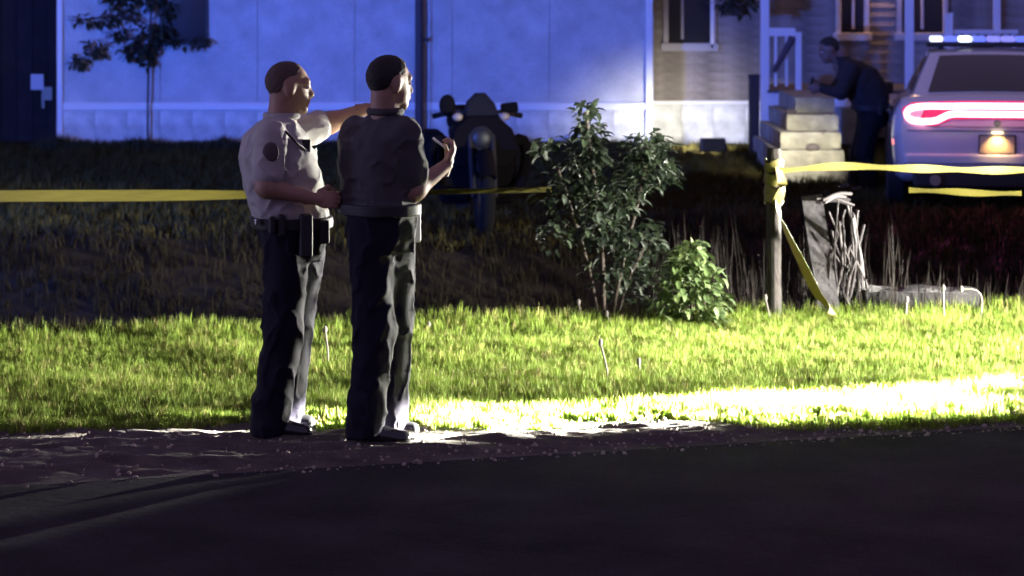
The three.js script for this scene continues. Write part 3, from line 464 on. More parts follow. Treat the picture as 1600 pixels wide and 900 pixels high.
function patrolCar(label, pos, turn, lit) {
  const t = thing('patrol_car', label, 'car', pos, turn, 'patrol cars at the scene');
  const body = part('body', bodyGeo, paint, t);
  const rl = [-0.75, 1.05, 1.95], rR = [0.75, 1.05, 1.95], tl = [-0.56, 1.43, 0.85], tR = [0.56, 1.43, 0.85], fl = [-0.55, 1.44, -0.3], fR = [0.55, 1.44, -0.3], bl = [-0.78, 0.96, -1.3], bR = [0.78, 0.96, -1.3];
  const bS = (x) => x;
  part('roof', [patchGeo(tl, tR, fl, fR, 0.035), patchGeo(rl, rR, tl, tR, 0.03), patchGeo(bR, bl, fR, fl, 0.03), patchGeo(rR, bR, tR, fR, 0.03), patchGeo(bl, rl, fl, tl, 0.03)], paint, t);
  part('rear_window', patchGeo(rl, rR, tl, tR, 0.03, 0.09, 0.006), carGlass, t);
  part('windshield', patchGeo(bR, bl, fR, fl, 0.03, 0.07, 0.006), carGlass, t);
  part('side_window', patchGeo(rR, bR, tR, fR, 0.03, 0.13, 0.006), carGlass, t); part('side_window', patchGeo(bl, rl, fl, tl, 0.03, 0.13, 0.006), carGlass, t);
  for (const k of [-1, 1]) {
    for (const z of [1.5, -1.55]) {
      part('wheel_arch', new THREE.CylinderGeometry(0.4, 0.4, 0.14, 36).rotateZ(Math.PI / 2), black, t, [k * 0.895, 0.38, z]);
      const w = part('wheel', new THREE.CylinderGeometry(0.22, 0.22, 0.2, 28).rotateZ(Math.PI / 2), rimM, t, [k * 0.87, 0.345, z]); part('tyre', new THREE.TorusGeometry(0.275, 0.075, 12, 36).rotateY(Math.PI / 2).scale(1.5, 1, 1), tyreM, w);
    }
    const dr = part('door', [box(0.012, 0.6, 1.02, k * 0.948, 0.66, -0.42, 0.005), box(0.012, 0.58, 0.95, k * 0.948, 0.66, 0.6, 0.005)], darkPaint, t);
    part('handle', [box(0.03, 0.03, 0.16, k * 0.962, 0.86, -0.05), box(0.03, 0.03, 0.16, k * 0.962, 0.87, 0.95)], black, dr);
    part('side_mirror', box(0.2, 0.13, 0.09, k * 1.0, 1.02, -0.82, 0.035), black, t);
    part('side_marker', box(0.02, 0.045, 0.1, k * 0.925, 0.66, 2.3, 0.01), glow(lit.tail ? [2.2, 0.5, 0.5] : [0.02, 0, 0]), t);
    const hd = part('headlight', box(0.36, 0.13, 0.12, k * 0.62, 0.68, -2.475, 0.03), lit.head ? glow(HEAD, 6) : M([0.4, 0.4, 0.42], 0.1), t);
    if (lit.head) for (const [I, ang, pen, past, elev, aim] of lit.head) {
      t.updateMatrixWorld();
      const w = t.localToWorld(V(k * 0.62, 0.68, -2.6)), dir = Math.atan2(lit.edge[0] - w.x, -lit.edge[1] - w.z), a = dir - ang + past;   // heading of the beam: its near edge just past the two officers
      const sp = new THREE.SpotLight(0xffffff, I, 0, ang, pen, 2); sp.color.setRGB(...HEAD); sp.position.set(k * 0.62, 0.68, -2.6);
      sp.target.position.copy(t.worldToLocal(aim ? aim.clone() : w.clone().add(V(Math.sin(a) * 5, Math.tan(elev) * 5, Math.cos(a) * 5)))); sp.castShadow = true; sp.shadow.radius = 3; t.add(sp, sp.target);
    }
  }
  // tail light: one loop of light across the boot
  const lens = [], P = (x, y) => V(x, y, 2.562 - 0.045 * Math.pow(Math.abs(x) / 0.82, 4));
  const loop = [P(-0.74, 0.985), P(-0.4, 1.0), P(0, 1.003), P(0.4, 1.0), P(0.74, 0.985), P(0.80, 0.95), P(0.80, 0.9), P(0.75, 0.868), P(0.55, 0.868), P(0.48, 0.9), P(0.42, 0.925), P(0.2, 0.93), P(0, 0.93), P(-0.2, 0.93), P(-0.42, 0.925), P(-0.48, 0.9), P(-0.55, 0.868), P(-0.75, 0.868), P(-0.80, 0.9), P(-0.80, 0.95)];
  const sh = new THREE.Shape(); loop.forEach((p, i) => i ? sh.lineTo(p.x, p.y) : sh.moveTo(p.x, p.y));
  const lg = new THREE.ExtrudeGeometry(sh, { depth: 0.02, bevelEnabled: true, bevelSize: 0.045, bevelThickness: 0.008, curveSegments: 4 }), lp = lg.attributes.position;
  for (let i = 0; i < lp.count; i++) lp.setZ(i, lp.getZ(i) + 2.528 - 0.045 * Math.pow(Math.abs(lp.getX(i)) / 0.82, 4)); lg.computeVertexNormals();
  const tl_ = part('tail_light', lg, lit.tail ? redLens : M([0.2, 0.01, 0.02], 0.2), t);
  part('light_strip', tube(loop, 0.027, 160, 8, true), lit.tail ? glow([9, 2.6, 3.1]) : M([0.3, 0.02, 0.03], 0.2), tl_);
  if (lit.tail) { const ra = new THREE.RectAreaLight(0xffffff, L.tail, 1.5, 0.14); ra.color.setRGB(1, 0.12, 0.45); ra.position.set(0, 0.94, 2.60); ra.rotation.y = Math.PI; t.add(ra); }
  part('trunk_badge', new THREE.CylinderGeometry(0.032, 0.032, 0.012, 20).rotateX(Math.PI / 2), lit.tail ? M([0.8, 0.75, 0.8], 0.2, { metalness: 1 }) : rimM, t, [0, 0.845, 2.535]);
  part('rear_bumper', [box(1.66, 0.1, 0.06, 0, 0.52, 2.53, 0.03)], paint, t);
  part('bumper_valance', [box(1.5, 0.2, 0.1, 0, 0.36, 2.46, 0.03)], black, t);
  part('panel_gap', [tube([V(-0.66, 1.06, 2.44), V(-0.655, 0.98, 2.54), V(-0.64, 0.84, 2.541), V(-0.4, 0.815, 2.541), V(0, 0.81, 2.541), V(0.4, 0.815, 2.541), V(0.64, 0.84, 2.541), V(0.655, 0.98, 2.54), V(0.66, 1.06, 2.44)], 0.004, 60, 5), box(1.6, 0.008, 0.006, 0, 0.775, 2.531, 0.002)], black, t);
  for (const k of [-1, 1]) part('exhaust_tip', new THREE.CylinderGeometry(0.05, 0.05, 0.14, 18).rotateX(Math.PI / 2), rimM, t, [k * 0.55, 0.33, 2.5]);
  const plate = part('license_plate', box(0.305, 0.155, 0.008, 0, 0.655, 2.54, 0.003), M([0.7, 0.55, 0.36], 0.5), t);
  part('plate_frame', [box(0.33, 0.012, 0.014, 0, 0.738, 2.54), box(0.33, 0.012, 0.014, 0, 0.572, 2.54), box(0.012, 0.16, 0.014, -0.16, 0.655, 2.54), box(0.012, 0.16, 0.014, 0.16, 0.655, 2.54)], black, plate);
  const pl = part('plate_lamp', box(0.1, 0.02, 0.05, 0, 0.765, 2.565, 0.006), lit.tail ? glow([1, 0.75, 0.45], 3) : black, t);
  if (lit.tail) { const p = new THREE.SpotLight(0xffffff, 0.55, 0, 1.0, 0.8, 2); p.color.setRGB(1, 0.62, 0.26); p.position.set(0, 0.75, 2.615); p.target.position.set(0, 0.6, 2.54); p.shadow.radius = 0.5; p.castShadow = true; t.add(p, p.target); }
  // roof light bar
  const bar = part('light_bar', box(1.18, 0.05, 0.26, 0, 1.50, 0.25, 0.02), black, t);
  part('bar_foot', [box(0.05, 0.05, 0.12, -0.45, 1.465, 0.25), box(0.05, 0.05, 0.12, 0.45, 1.465, 0.25)], black, bar);
  const on = lit.bar || [];
  for (let k = 0; k < 8; k++) part('bar_lamp', box(0.128, 0.055, 0.22, -0.49 + k * 0.14, 1.551, 0.25, 0.02), on[k] ? glow(on[k]) : M([0.05, 0.07, 0.25], 0.15), bar);
  if (lit.beam) for (const [I, ang, rgb, p, q] of lit.beam) { t.updateMatrixWorld(); const s = new THREE.SpotLight(0xffffff, I, 0, ang, 0.9, 2); s.color.setRGB(...rgb); s.position.set(...p); s.target.position.copy(t.worldToLocal(q.clone())); s.shadow.radius = 22; s.castShadow = true; t.add(s, s.target); }
  return t;
}
const W = [3, 3.4, 4.2], B1 = [0.18, 0.25, 1.3], B2 = [0.3, 0.3, 1.2];
patrolCar('white patrol car with a glowing red tail light loop parked before the porch', [4.72, 0, -25.66], -0.14, { tail: true, bar: [[1.6, 1.7, 2.6], B1, W, B1, B2, B2, B1, B1], beam: [] });
// the car whose headlights light the lawn, pulled up on the verge just outside the picture
// (sharp-edged main beam, soft wide beam and a narrow low beam; the road lies outside the edge of the main beam)
patrolCar('patrol car with bright headlights facing along the lawn, out of view', [9.0, 0.02, -13.8], Math.PI / 2, { head: [[L.main, 0.27, 0.07, 0, 0.02], [L.wide, 0.62, 1, 0.02, 0.0], [L.hot, 0.046, 1, 0, 0, V(0.4, -0.02, -12.4)]], edge: [-0.55, 12.2], bar: [] });
patrolCar('second patrol car with headlights behind the first one, out of view', [6.1, 0.02, -19.15], Math.PI / 2 + 0.765, { head: [[L.side, 0.33, 0.06, 0, 0.06]], edge: [-0.42, 11.4], bar: [] });
// the car whose roof lights flash on the house, on the verge beyond the other side of the picture
patrolCar('patrol car with blue flashing roof lights beside the yard, out of view', [-9, 0.02, -12.2], -0.4, { bar: [B1, W, B1, W, B1, W, B1, W], beam: [[L.blue, 0.62, BLUE, [0.2, 1.56, 0.08], V(-0.9, 4.6, -32)], [L.white, 0.3, [0.5, 0.5, 1], [0.5, 1.56, 0.2], V(-1.2, 1.2, -12.2)]] });

// ------------------------------------------------------------------ people
function meshField(f, lo, hi, cell) { // surface nets of a distance field
  const n = [0, 1, 2].map(k => Math.ceil((hi[k] - lo[k]) / cell) + 2), [nx, ny, nz] = n, val = new Float32Array(nx * ny * nz), id = new Int32Array(nx * ny * nz).fill(-1);
  for (let k = 0, p = 0; k < nz; k++) for (let j = 0; j < ny; j++) for (let i = 0; i < nx; i++, p++) val[p] = f(lo[0] + i * cell, lo[1] + j * cell, lo[2] + k * cell);
  const pos = [], idx = [], sx = 1, sy = nx, sz = nx * ny, co = [0, sx, sy, sx + sy, sz, sx + sz, sy + sz, sx + sy + sz], ed = [[0, 1], [2, 3], [4, 5], [6, 7], [0, 2], [1, 3], [4, 6], [5, 7], [0, 4], [1, 5], [2, 6], [3, 7]];
  for (let k = 0; k < nz - 1; k++) for (let j = 0; j < ny - 1; j++) for (let i = 0; i < nx - 1; i++) {
    const p = i + j * sy + k * sz; let c = 0, x = 0, y = 0, z = 0, m = 0;
    for (let q = 0; q < 8; q++) if (val[p + co[q]] < 0) m |= 1 << q;
    if (!m || m === 255) continue;
    for (const [a, b] of ed) { if (((m >> a) & 1) === ((m >> b) & 1)) continue; const va = val[p + co[a]], t = va / (va - val[p + co[b]]); x += (a & 1) + t * ((b & 1) - (a & 1)); y += (a >> 1 & 1) + t * ((b >> 1 & 1) - (a >> 1 & 1)); z += (a >> 2) + t * ((b >> 2) - (a >> 2)); c++; }
    id[p] = pos.length / 3; pos.push(lo[0] + (i + x / c) * cell, lo[1] + (j + y / c) * cell, lo[2] + (k + z / c) * cell);
  }
  for (let k = 1; k < nz - 1; k++) for (let j = 1; j < ny - 1; j++) for (let i = 1; i < nx - 1; i++) {
    const p = i + j * sy + k * sz, s = val[p] < 0;
    for (const [d, u, v] of [[sx, sy, sz], [sy, sz, sx], [sz, sx, sy]]) { if (s === (val[p + d] < 0)) continue; const a = id[p - u - v], b = id[p - v], c = id[p], e = id[p - u]; if (a < 0 || b < 0 || c < 0 || e < 0) continue; s ? idx.push(a, b, c, a, c, e) : idx.push(a, c, b, a, e, c); }
  }
  const N = new Float32Array(pos.length), e = cell * 0.6;
  for (let i = 0; i < pos.length; i += 3) { const [x, y, z] = [pos[i], pos[i + 1], pos[i + 2]]; let a = f(x + e, y, z) - f(x - e, y, z), b = f(x, y + e, z) - f(x, y - e, z), c = f(x, y, z + e) - f(x, y, z - e); const l = Math.hypot(a, b, c) || 1; N[i] = a / l; N[i + 1] = b / l; N[i + 2] = c / l; }
  const uv = new Float32Array(pos.length / 3 * 2); for (let i = 0; i < pos.length / 3; i++) { uv[i * 2] = (pos[i * 3] + pos[i * 3 + 2]) * 3; uv[i * 2 + 1] = pos[i * 3 + 1] * 3; }
  const g = new THREE.BufferGeometry(); g.setAttribute('position', new THREE.Float32BufferAttribute(pos, 3)); g.setAttribute('normal', new THREE.BufferAttribute(N, 3)); g.setAttribute('uv', new THREE.BufferAttribute(uv, 2)); g.setIndex(idx); return g;
}
const smin = (a, b, k) => { const h = Math.max(k - Math.abs(a - b), 0) / k; return Math.min(a, b) - h * h * k * 0.25; };
function cap(a, b, ra, rb) { const bx = b.x - a.x, by = b.y - a.y, bz = b.z - a.z, L2 = bx * bx + by * by + bz * bz || 1e-9; return (x, y, z) => { const px = x - a.x, py = y - a.y, pz = z - a.z; let t = (px * bx + py * by + pz * bz) / L2; t = t < 0 ? 0 : t > 1 ? 1 : t; return Math.hypot(px - bx * t, py - by * t, pz - bz * t) - (ra + (rb - ra) * t); }; }
function ell(c, ax, r) { const m = Math.min(...r); return (x, y, z) => { const p = [x - c.x, y - c.y, z - c.z], q = ax.map((a, k) => (p[0] * a.x + p[1] * a.y + p[2] * a.z) / r[k]); return (Math.hypot(...q) - 1) * m; }; }
function column(st, fx, fz, add) { // upright stack of ovals: [y, cx, cz, half depth, half width]; (fx, fz) is where the figure faces
  const y0 = st[0][0], y1 = st[st.length - 1][0];
  return (x, y, z) => { const yc = Math.min(Math.max(y, y0), y1); let i = 0; while (i < st.length - 2 && yc > st[i + 1][0]) i++; const a = st[i], b = st[i + 1]; let t = (yc - a[0]) / (b[0] - a[0]); t = t * t * (3 - 2 * t) * 0.5 + t * 0.5; const L_ = k => a[k] + (b[k] - a[k]) * t, dx = x - L_(1), dz = z - L_(2), u = (dx * fx + dz * fz), v = (dx * fz - dz * fx), rd = L_(3) + add, rw = L_(4) + add; const q = Math.pow(Math.pow(Math.abs(u) / rd, 2.4) + Math.pow(Math.abs(v) / rw, 2.4), 1 / 2.4); const d2 = (q - 1) * Math.min(rd, rw), dy = y > y1 ? y - y1 : y < y0 ? y0 - y : 0; return dy > 0 ? Math.hypot(Math.max(d2, 0), dy) + Math.min(d2, 0) * 0.0 + (d2 < 0 ? 0 : 0) - 0.0 : d2; };
}
const union = (fs, k) => (x, y, z) => { let d = 9; for (const f of fs) d = smin(d, f(x, y, z), k); return d; };
function bounds(ps, pad) { const lo = [9, 9, 9], hi = [-9, -9, -9]; for (const p of ps) p.toArray().forEach((v, k) => { lo[k] = Math.min(lo[k], v - pad); hi[k] = Math.max(hi[k], v + pad); }); return [lo, hi]; }
function handField(w, dir, n, curl, side = 1) { // wrist, pointing direction, palm normal (fingers close towards it)
  const D = dir.clone().normalize(), N = n.clone().addScaledVector(D, -n.dot(D)).normalize(), S = D.clone().cross(N).multiplyScalar(side), P = (a, b, c) => w.clone().addScaledVector(D, a).addScaledVector(S, b).addScaledVector(N, c), fs = [], pts = [w];
  fs.push(ell(P(0.05, 0, 0), [D, S, N], [0.052, 0.042, 0.017])); fs.push(cap(P(-0.05, 0, 0), P(0.02, 0, 0), 0.028, 0.025));
  [[-0.030, 0.058], [-0.010, 0.072], [0.011, 0.078], [0.031, 0.068]].forEach(([b, len], i) => { let a = P(0.085 - Math.abs(b - 0.005) * 0.3, b, 0), ang = curl * 0.6; for (let k = 0; k < 3; k++) { const l = len * [0.42, 0.32, 0.26][k], q = a.clone().addScaledVector(D, Math.cos(ang) * l).addScaledVector(N, Math.sin(ang) * l); fs.push(cap(a, q, 0.0095 - k * 0.001, 0.0085 - k * 0.001)); pts.push(q); a = q; ang += curl * (0.75 + 0.08 * i); } });
  const t0 = P(0.02, 0.035, 0.006), t1 = P(0.055, 0.06, 0.02), t2 = P(0.085, 0.05, 0.03 + curl * 0.012); fs.push(cap(t0, t1, 0.013, 0.011), cap(t1, t2, 0.011, 0.0085)); pts.push(t1, t2);
  return [union(fs, 0.008), bounds(pts, 0.055)];
}
function person(o) {
  const t = thing('person', o.label, 'person', o.base.toArray()), b = o.base, G = p => p.clone().sub(b), J = {};
  for (const k in o.j) J[k] = G(o.j[k]);
  const [fx, fz] = o.face, st = o.torso.map(([p, rd, rw]) => { const q = G(p); return [q.y, q.x, q.z, rd, rw]; }).sort((a, c) => a[0] - c[0]);
  const waist = G(o.waist).y, wr = (x, y, z, s) => { const r = 1 - 2 * Math.abs(fbm(x * 7 + s + y * 2.5, y * 8 - x * 3, z * 7, 2)); return 0.006 * fbm(x * 8 + s, y * 7, z * 8, 2) - 0.011 * Math.pow(Math.max(0, r), 6) + 0.004; };
  const arms = ['l', 'r'].map(s => [J[s + 'Sh'], J[s + 'El'], J[s + 'Wr']]), legs = ['l', 'r'].map(s => [J[s + 'Hip'], J[s + 'Kn'], J[s + 'An'], J[s + 'Toe']]);
  const A = o.arm ?? [0.062, 0.05, 0.044, 0.03], Lg = o.leg ?? [0.095, 0.075, 0.06, 0.045];
  // head
  const hf = V(...o.headFace).normalize(), up = V(...(o.headUp ?? [0, 1, 0])), hr = hf.clone().cross(up).normalize(), hu = hr.clone().cross(hf).normalize(), hc = J.head, H = (f, u, r = 0) => hc.clone().addScaledVector(hf, f).addScaledVector(hu, u).addScaledVector(hr, r), ax = [hf, hu, hr], hs = o.headSize ?? 1;
  const skull = ell(H(-0.012, 0.03), ax, [0.1 * hs, 0.092 * hs, 0.078 * hs]), jaw = ell(H(0.028, -0.045), ax, [0.066 * hs, 0.078, 0.06 * hs]);
  const headF = union([skull, jaw, cap(H(0.066, -0.1, -0.012), H(0.066, -0.1, 0.012), 0.022, 0.022), cap(H(0.082, 0.012), H(0.106, -0.03), 0.009, 0.014), cap(H(0.078, 0.03, -0.032), H(0.078, 0.03, 0.032), 0.015, 0.015), cap(H(0.088, -0.062, -0.015), H(0.088, -0.062, 0.015), 0.009, 0.009), ell(H(-0.008, -0.008, 0.08), ax, [0.02, 0.034, 0.011]), ell(H(-0.008, -0.008, -0.08), ax, [0.02, 0.034, 0.011]), cap(H(-0.03, -0.06), J.neck.clone().addScaledVector(V(0, 1, 0), -0.04), 0.062 * hs, 0.068 * hs)], 0.022);
  const headB = [0, 1, 2].map(k => [hc.toArray()[k] - 0.16, hc.toArray()[k] + 0.16]);
  // body of one piece: trunk, limbs, then head and hands on finer grids
  const skin = [column(st, fx, fz, -0.02), cap(J.neck.clone().add(V(0, 0.05, 0)), J.neck.clone().add(V(0, -0.08, 0)), 0.062 * hs, 0.08)];
  arms.forEach(([s, e, w]) => skin.push(cap(s, e, A[0], A[1]), cap(e, w, A[2] + 0.004, A[3])));
  legs.forEach(([h, k, a]) => skin.push(cap(h, k, Lg[0] - 0.015, Lg[1] - 0.015), cap(k, a, Lg[1] - 0.018, Lg[3] - 0.01)));
  const cell = o.cell ?? 0.012, all = [...Object.values(J)], [lo, hi] = bounds(all, 0.26);
  const geos = [meshField(union(skin, 0.035), lo, hi, cell), meshField(headF, headB.map(v => v[0]), headB.map(v => v[1]), cell * 0.42)];
  ['l', 'r'].forEach(s => { const h = o.hands[s], [f, [a, c]] = handField(J[s + 'Wr'], V(...h[0]), V(...h[1]), h[2], h[3] ?? 1); geos.push(meshField(f, a, c, cell * 0.34)); });
  const skinM = M(o.skin, 0.55, { bump: tex(grain, 4), bumpScale: 0.001 });
  part('body', geos, skinM, t);
  // clothes
  const sl = arms.map(([s, e]) => cap(s, s.clone().lerp(e, o.sleeve ?? 0.72), A[0] + 0.017, A[1] + 0.026));
  if (o.longSleeve) arms.forEach(([s, e, w]) => sl.push(cap(s, e, A[0] + 0.014, A[1] + 0.012), cap(e, e.clone().lerp(w, 0.92), A[1] + 0.012, A[3] + 0.014)));
  const shirtF = union([column(st, fx, fz, 0), ...sl], 0.04), shirtM = M(o.shirt, 0.85, { bump: tex(cloth, 8), bumpScale: 0.0015 });
  const shF = (x, y, z) => Math.max(shirtF(x, y, z) + wr(x, y, z, 3) * (o.wrinkle ?? 1), waist - y);
  part('shirt', meshField(shF, lo, hi, cell), shirtM, t);
  const tr = [column(st.filter(s => s[0] < waist + 0.12), fx, fz, -0.004)];
  legs.forEach(([h, k, a]) => { const drop = a.clone().add(V(0, -0.035, 0)); tr.push(cap(h, k, Lg[0] + 0.012, Lg[1] + 0.018), cap(k, drop, Lg[1] + 0.018, Lg[2] + 0.022), cap(drop.clone().add(V(0, 0.12, 0)), drop.clone().add(V(0, 0.0, 0)), Lg[2] + 0.018, Lg[2] + 0.024)); });
  const trU = union(tr, 0.04), yb = Math.min(J.lAn.y, J.rAn.y) - 0.055;
  const trF = (x, y, z) => Math.max(trU(x, y, z) + wr(x, y * 0.55, z, 9) * 1.3 * (o.wrinkle ?? 1), y - waist - 0.015, yb - y);
  part('trousers', meshField(trF, lo, hi, cell), M(o.trousers, 0.75, { specularIntensity: 0.3, bump: tex(cloth, 8), bumpScale: 0.0015 }), t);
  const beltF = (x, y, z) => Math.max(column(st, fx, fz, 0.016)(x, y, z), Math.abs(y - waist) - 0.027), bw = st.reduce((m, s) => Math.abs(s[0] - waist) < Math.abs(m[0] - waist) ? s : m);
  const leather = M([0.016, 0.016, 0.018], 0.65), belt = part('belt', meshField(beltF, [bw[1] - 0.36, waist - 0.05, bw[2] - 0.36], [bw[1] + 0.36, waist + 0.05, bw[2] + 0.36], 0.009), leather, t);
  for (const [name, p, s, m] of o.gear ?? []) { const q = G(p); part(name, box(...s, 0, 0, 0, 0.012), m ?? leather, belt, q.toArray(), [0, Math.atan2(fx, fz), 0]); }
  legs.forEach(([h, k, a, toe]) => { const dir = toe.clone().sub(a).setY(0).normalize(), heel = a.clone().addScaledVector(dir, -0.055).setY(0.05), tp = toe.clone().setY(0.042), sd = V(dir.z, 0, -dir.x); const f = union([cap(heel, heel.clone().lerp(tp, 0.5).setY(0.058), 0.042, 0.043), cap(heel.clone().lerp(tp, 0.5).setY(0.055), tp, 0.043, 0.036), cap(heel.clone().addScaledVector(dir, 0.04).setY(0.07), a.clone().add(V(0, 0.05, 0)), 0.045, 0.042)], 0.03); const sh = (x, y, z) => Math.max(f(x, y, z), 0.004 - y); const [p, q] = bounds([heel, tp, a], 0.1); part('shoe', meshField(sh, p, q, Math.min(cell, 0.009)), M([0.018, 0.018, 0.02], 0.22, { clearcoat: 0.5 }), t); });
  const hair = (x, y, z) => { const px = x - hc.x, py = y - hc.y, pz = z - hc.z, f = px * hf.x + py * hf.y + pz * hf.z, u = px * hu.x + py * hu.y + pz * hu.z; const line = f > -0.015 ? 0.02 + (f + 0.015) * (o.hairline ?? 0.55) + (f > 0.045 ? 0.02 : 0) : -0.062 + sm(-0.075, -0.015, f) * 0.08; return Math.max(Math.min(skull(x, y, z), jaw(x, y, z) + 0.012) + 0.006 * sm(0.03, 0.0, u - line) - (o.hairThick ?? 0.008) - 0.004 * fbm(x * 60, y * 60, z * 60, 2), line + 0.03 * fbm(x * 40, y * 40, z * 40, 2) - u, f - 0.083); };
  part('hair', meshField(hair, headB.map(v => v[0]), headB.map(v => v[1]), cell * 0.42), M(o.hair, 0.75), t);
  for (const k of [-1, 1]) part('eye', new THREE.SphereGeometry(0.0115, 12, 9), M([0.5, 0.48, 0.46], 0.2), t, H(0.0765 * hs + 0.004, 0.006, k * 0.031).toArray());
  const nb = J.neck, collar = new THREE.TorusGeometry(0.078 * hs, 0.011, 8, 28).rotateX(Math.PI / 2).scale(1, 1.5, 1).rotateZ(0); part('collar', collar, shirtM, t, [nb.x, nb.y + 0.012, nb.z]);
  return { t, J, H, G, leather, belt };
}
const navy = [0.011, 0.009, 0.021];
{ // officer at the left, in profile, one arm raised
  const D = 12.1, P = (x, y, o = 0) => at(x, y, D + o), base = V(at(440, 0, D).x, groundH(at(440, 0, D).x, D) * 0.5, -D);
  const silver = M([0.8, 0.8, 0.82], 0.25, { metalness: 1 });
  const r = person({
    label: 'officer in a pale short-sleeved shirt, one arm stretched out behind the other officer', base, face: [0.985, -0.17], headFace: [0.97, -0.03, -0.22], waist: P(452, 346), shirt: [0.42, 0.4, 0.385], trousers: navy, skin: [0.34, 0.2, 0.135], hair: [0.075, 0.05, 0.04], hairline: 0.8, hairThick: 0.003,
    j: { neck: P(440, 185), head: P(452, 137), lSh: P(452, 212, 0.19), lEl: P(514, 192, 0.26), lWr: P(572, 170, 0.24), rSh: P(424, 214, -0.2), rEl: P(417, 292, -0.25), rWr: P(492, 311, -0.22), lHip: P(474, 372, 0.1), rHip: P(448, 372, -0.1), lKn: P(458, 512, 0.11), rKn: P(443, 514, -0.1), lAn: P(444, 650, 0.13), rAn: P(421, 656, -0.09), lToe: P(482, 668, 0.12), rToe: P(476, 678, -0.12) },
    hands: { l: [[0.95, 0.1, -0.05], [0, -1, 0.1], 0.25], r: [[0.96, -0.03, 0.02], [0.1, -0.2, -1], 0.75] },
    torso: [[P(460, 405), 0.13, 0.17], [P(458, 372), 0.165, 0.185], [P(456, 346), 0.178, 0.185], [P(448, 312), 0.184, 0.19], [P(441, 280), 0.188, 0.2], [P(434, 245), 0.182, 0.205], [P(430, 214), 0.148, 0.2], [P(433, 192), 0.095, 0.15], [P(438, 178), 0.05, 0.07]],
    gear: [['buckle', P(400, 347, -0.17), [0.02, 0.03, 0.012], silver], ['holster', P(478, 368, -0.21), [0.07, 0.2, 0.06]], ['pouch', P(506, 362, -0.12), [0.06, 0.11, 0.05]], ['radio', P(440, 352, -0.215), [0.055, 0.1, 0.035]], ['handcuff_case', P(425, 352, -0.215), [0.06, 0.08, 0.03]]]
  });
  const lm = r.leather;
  part('radio_cord', tube([P(446, 205, -0.215), P(462, 222, -0.2), P(478, 236, -0.13), P(490, 262, -0.08)].map(r.G), 0.006, 20, 6), lm, r.t);
  part('microphone', box(0.045, 0.06, 0.03, 0, 0, 0, 0.008), lm, r.t, r.G(P(478, 228, -0.11)).toArray());
  part('shoulder_patch', new THREE.SphereGeometry(0.045, 16, 10).scale(0.85, 1.05, 0.25), M([0.09, 0.07, 0.07], 0.8), r.t, r.G(P(423, 238, -0.292)).toArray());
  part('badge', new THREE.CylinderGeometry(0.028, 0.022, 0.01, 7).rotateZ(-Math.PI / 2), silver, r.t, r.G(P(493, 240, 0.07)).toArray());
}
{ // officer on the right of the pair, seen from behind, hands raised in front
  const D = 11.9, P = (x, y, o = 0) => at(x, y, D + o), base = V(at(590, 0, D).x, 0.006, -D), silver = M([0.75, 0.75, 0.78], 0.3, { metalness: 1 });
  const r = person({
    label: 'officer in a dark shirt seen from behind, forearm raised, head turned aside', base, face: [0.66, -0.75], headFace: [0.86, -0.06, -0.5], waist: P(596, 326), shirt: [0.06, 0.056, 0.064], trousers: navy, skin: [0.36, 0.215, 0.15], hair: [0.014, 0.011, 0.012], hairline: 0.6,
    j: { neck: P(602, 178), head: P(610, 130), lSh: P(556, 206, 0.1), lEl: P(552, 288, 0.16), lWr: P(622, 292, 0.3), rSh: P(633, 210, -0.08), rEl: P(648, 296, -0.06), rWr: P(698, 258, 0.07), lHip: P(612, 356, 0.06), rHip: P(578, 356, -0.05), lKn: P(614, 505, 0.1), rKn: P(585, 512, -0.05), lAn: P(606, 652, 0.14), rAn: P(572, 664, -0.06), lToe: P(644, 672, 0.14), rToe: P(630, 688, -0.08) },
    hands: { l: [[0.9, 0.5, -0.1], [0, 0.5, 0.6], 0.8], r: [[0.35, 0.85, -0.1], [-0.9, 0.3, 0], 0.95, -1] },
    torso: [[P(596, 392), 0.12, 0.165], [P(596, 356), 0.145, 0.175], [P(594, 326), 0.15, 0.175], [P(592, 290), 0.152, 0.182], [P(591, 250), 0.155, 0.195], [P(592, 218), 0.142, 0.192], [P(596, 196), 0.095, 0.15], [P(600, 180), 0.055, 0.075]],
    gear: [['holster', P(645, 352, 0.03), [0.06, 0.16, 0.06], M([0.3, 0.29, 0.28], 0.5)], ['radio', P(648, 336, 0.08), [0.05, 0.1, 0.04], M([0.2, 0.2, 0.2], 0.4)], ['pouch', P(570, 330, -0.12), [0.08, 0.09, 0.035]]]
  });
  const pen = thing('pen', 'thin pale pen held by the officer seen from behind', 'pen', P(686, 223, 0.08).toArray());
  part('barrel', rod(V(-0.03, 0.022, 0), V(0.03, -0.022, 0), 0.006), M([0.8, 0.8, 0.8], 0.4), pen); part('tip', rod(V(0.03, -0.022, 0), V(0.04, -0.03, 0), 0.005, 0.001), silver, pen);
}
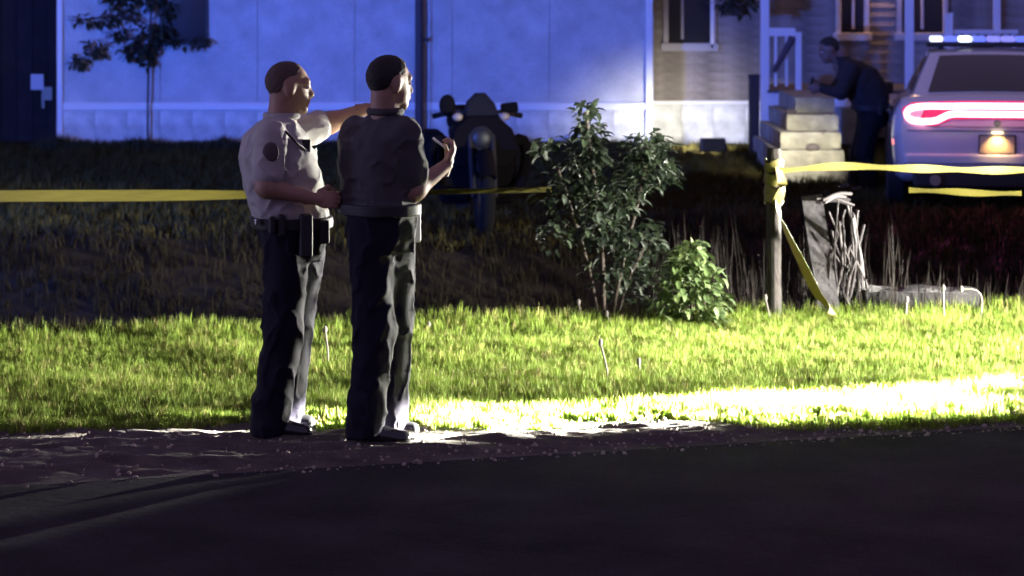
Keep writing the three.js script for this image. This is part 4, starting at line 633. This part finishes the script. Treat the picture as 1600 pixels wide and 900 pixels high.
{ // officer by the steps and the car
  const D = 25.7, P = (x, y, o = 0) => at(x, y, D + o), base = V(at(1352, 0, D).x, 0, -D);
  const r = person({
    label: 'dark uniformed person stooping beside the patrol car, reaching towards the steps', base, cell: 0.018, face: [-0.99, 0.1], headFace: [-0.94, -0.3, 0.15], headUp: [-0.3, 0.95, 0], waist: P(1362, 168), longSleeve: true, shirt: [0.016, 0.012, 0.016], trousers: [0.008, 0.007, 0.01], skin: [0.16, 0.09, 0.07], hair: [0.012, 0.01, 0.012],
    j: { neck: P(1314, 92), head: P(1295, 78), rSh: P(1326, 106, 0.2), rEl: P(1308, 142, 0.24), rWr: P(1280, 136, 0.16), lSh: P(1330, 106, -0.2), lEl: P(1314, 146, -0.24), lWr: P(1282, 139, -0.12), lHip: P(1364, 182, -0.1), rHip: P(1358, 182, 0.1), lKn: P(1350, 238, -0.1), rKn: P(1342, 238, 0.1), lAn: P(1358, 288, -0.1), rAn: P(1338, 286, 0.1), lToe: P(1334, 298, -0.1), rToe: P(1314, 296, 0.1) },
    hands: { l: [[-0.95, 0.25, -0.1], [0, 0, -1], 0.9], r: [[-0.95, 0.2, 0], [0, 0, 1], 0.9] },
    torso: [[P(1362, 196), 0.14, 0.18], [P(1364, 180), 0.17, 0.19], [P(1362, 166), 0.19, 0.19], [P(1354, 145), 0.22, 0.2], [P(1346, 126), 0.23, 0.21], [P(1338, 108), 0.2, 0.21], [P(1326, 96), 0.13, 0.16], [P(1316, 90), 0.07, 0.08]],
    gear: [['pouch', P(1375, 172, -0.18), [0.06, 0.1, 0.05]]]
  });
  const c = P(1268, 130, -0.1), aim = V(3.0, 0.35, -27.0), fl = thing('flashlight', 'black flashlight in the hand of the stooping person by the steps', 'flashlight', c.toArray());
  const d = aim.clone().sub(c).normalize(), m = M([0.02, 0.02, 0.02], 0.4);
  part('barrel', rod(V(0, 0, 0).addScaledVector(d, -0.12), V(0, 0, 0).addScaledVector(d, 0.06), 0.016), m, fl); part('head', rod(V(0, 0, 0).addScaledVector(d, 0.05), V(0, 0, 0).addScaledVector(d, 0.1), 0.018, 0.03), m, fl);
  part('lens', rod(V(0, 0, 0).addScaledVector(d, 0.098), V(0, 0, 0).addScaledVector(d, 0.103), 0.026), glow([1, 0.97, 0.85], 5), fl);
  const s = new THREE.SpotLight(0xffffff, L.torch, 0, 0.5, 1, 2); s.color.setRGB(1, 0.96, 0.84); s.position.copy(d).multiplyScalar(0.13); s.target.position.copy(d).multiplyScalar(5); s.shadow.radius = 1.5; s.castShadow = true; fl.add(s, s.target);
}

{ // work lamp on the ground, turned to the skirting
  const c = V(2.38, 0, -30.5), t = thing('work_lamp', 'small black work lamp on the ground lighting the white skirting', 'lamp', c.toArray(), 0.25), m = M([0.02, 0.02, 0.022], 0.5);
  part('housing', box(0.3, 0.17, 0.1, 0, 0.17, 0, 0.02), m, t); part('stand', [rod(V(-0.17, 0.17, 0), V(-0.17, 0.02, 0), 0.01), rod(V(0.17, 0.17, 0), V(0.17, 0.02, 0), 0.01), box(0.36, 0.02, 0.16, 0, 0.02, 0)], m, t);
  part('lamp_face', box(0.26, 0.13, 0.01, 0, 0.17, -0.053, 0.003), glow(HEAD, 5), t);
  const s = new THREE.SpotLight(0xffffff, L.flood, 0, 0.9, 1, 2); s.color.setRGB(...HEAD); s.position.set(0, 0.17, -0.09); s.target.position.set(0.1, -0.25, -2.2); s.shadow.radius = 3; s.castShadow = true; t.add(s, s.target);
}
renderer.render(scene, camera);
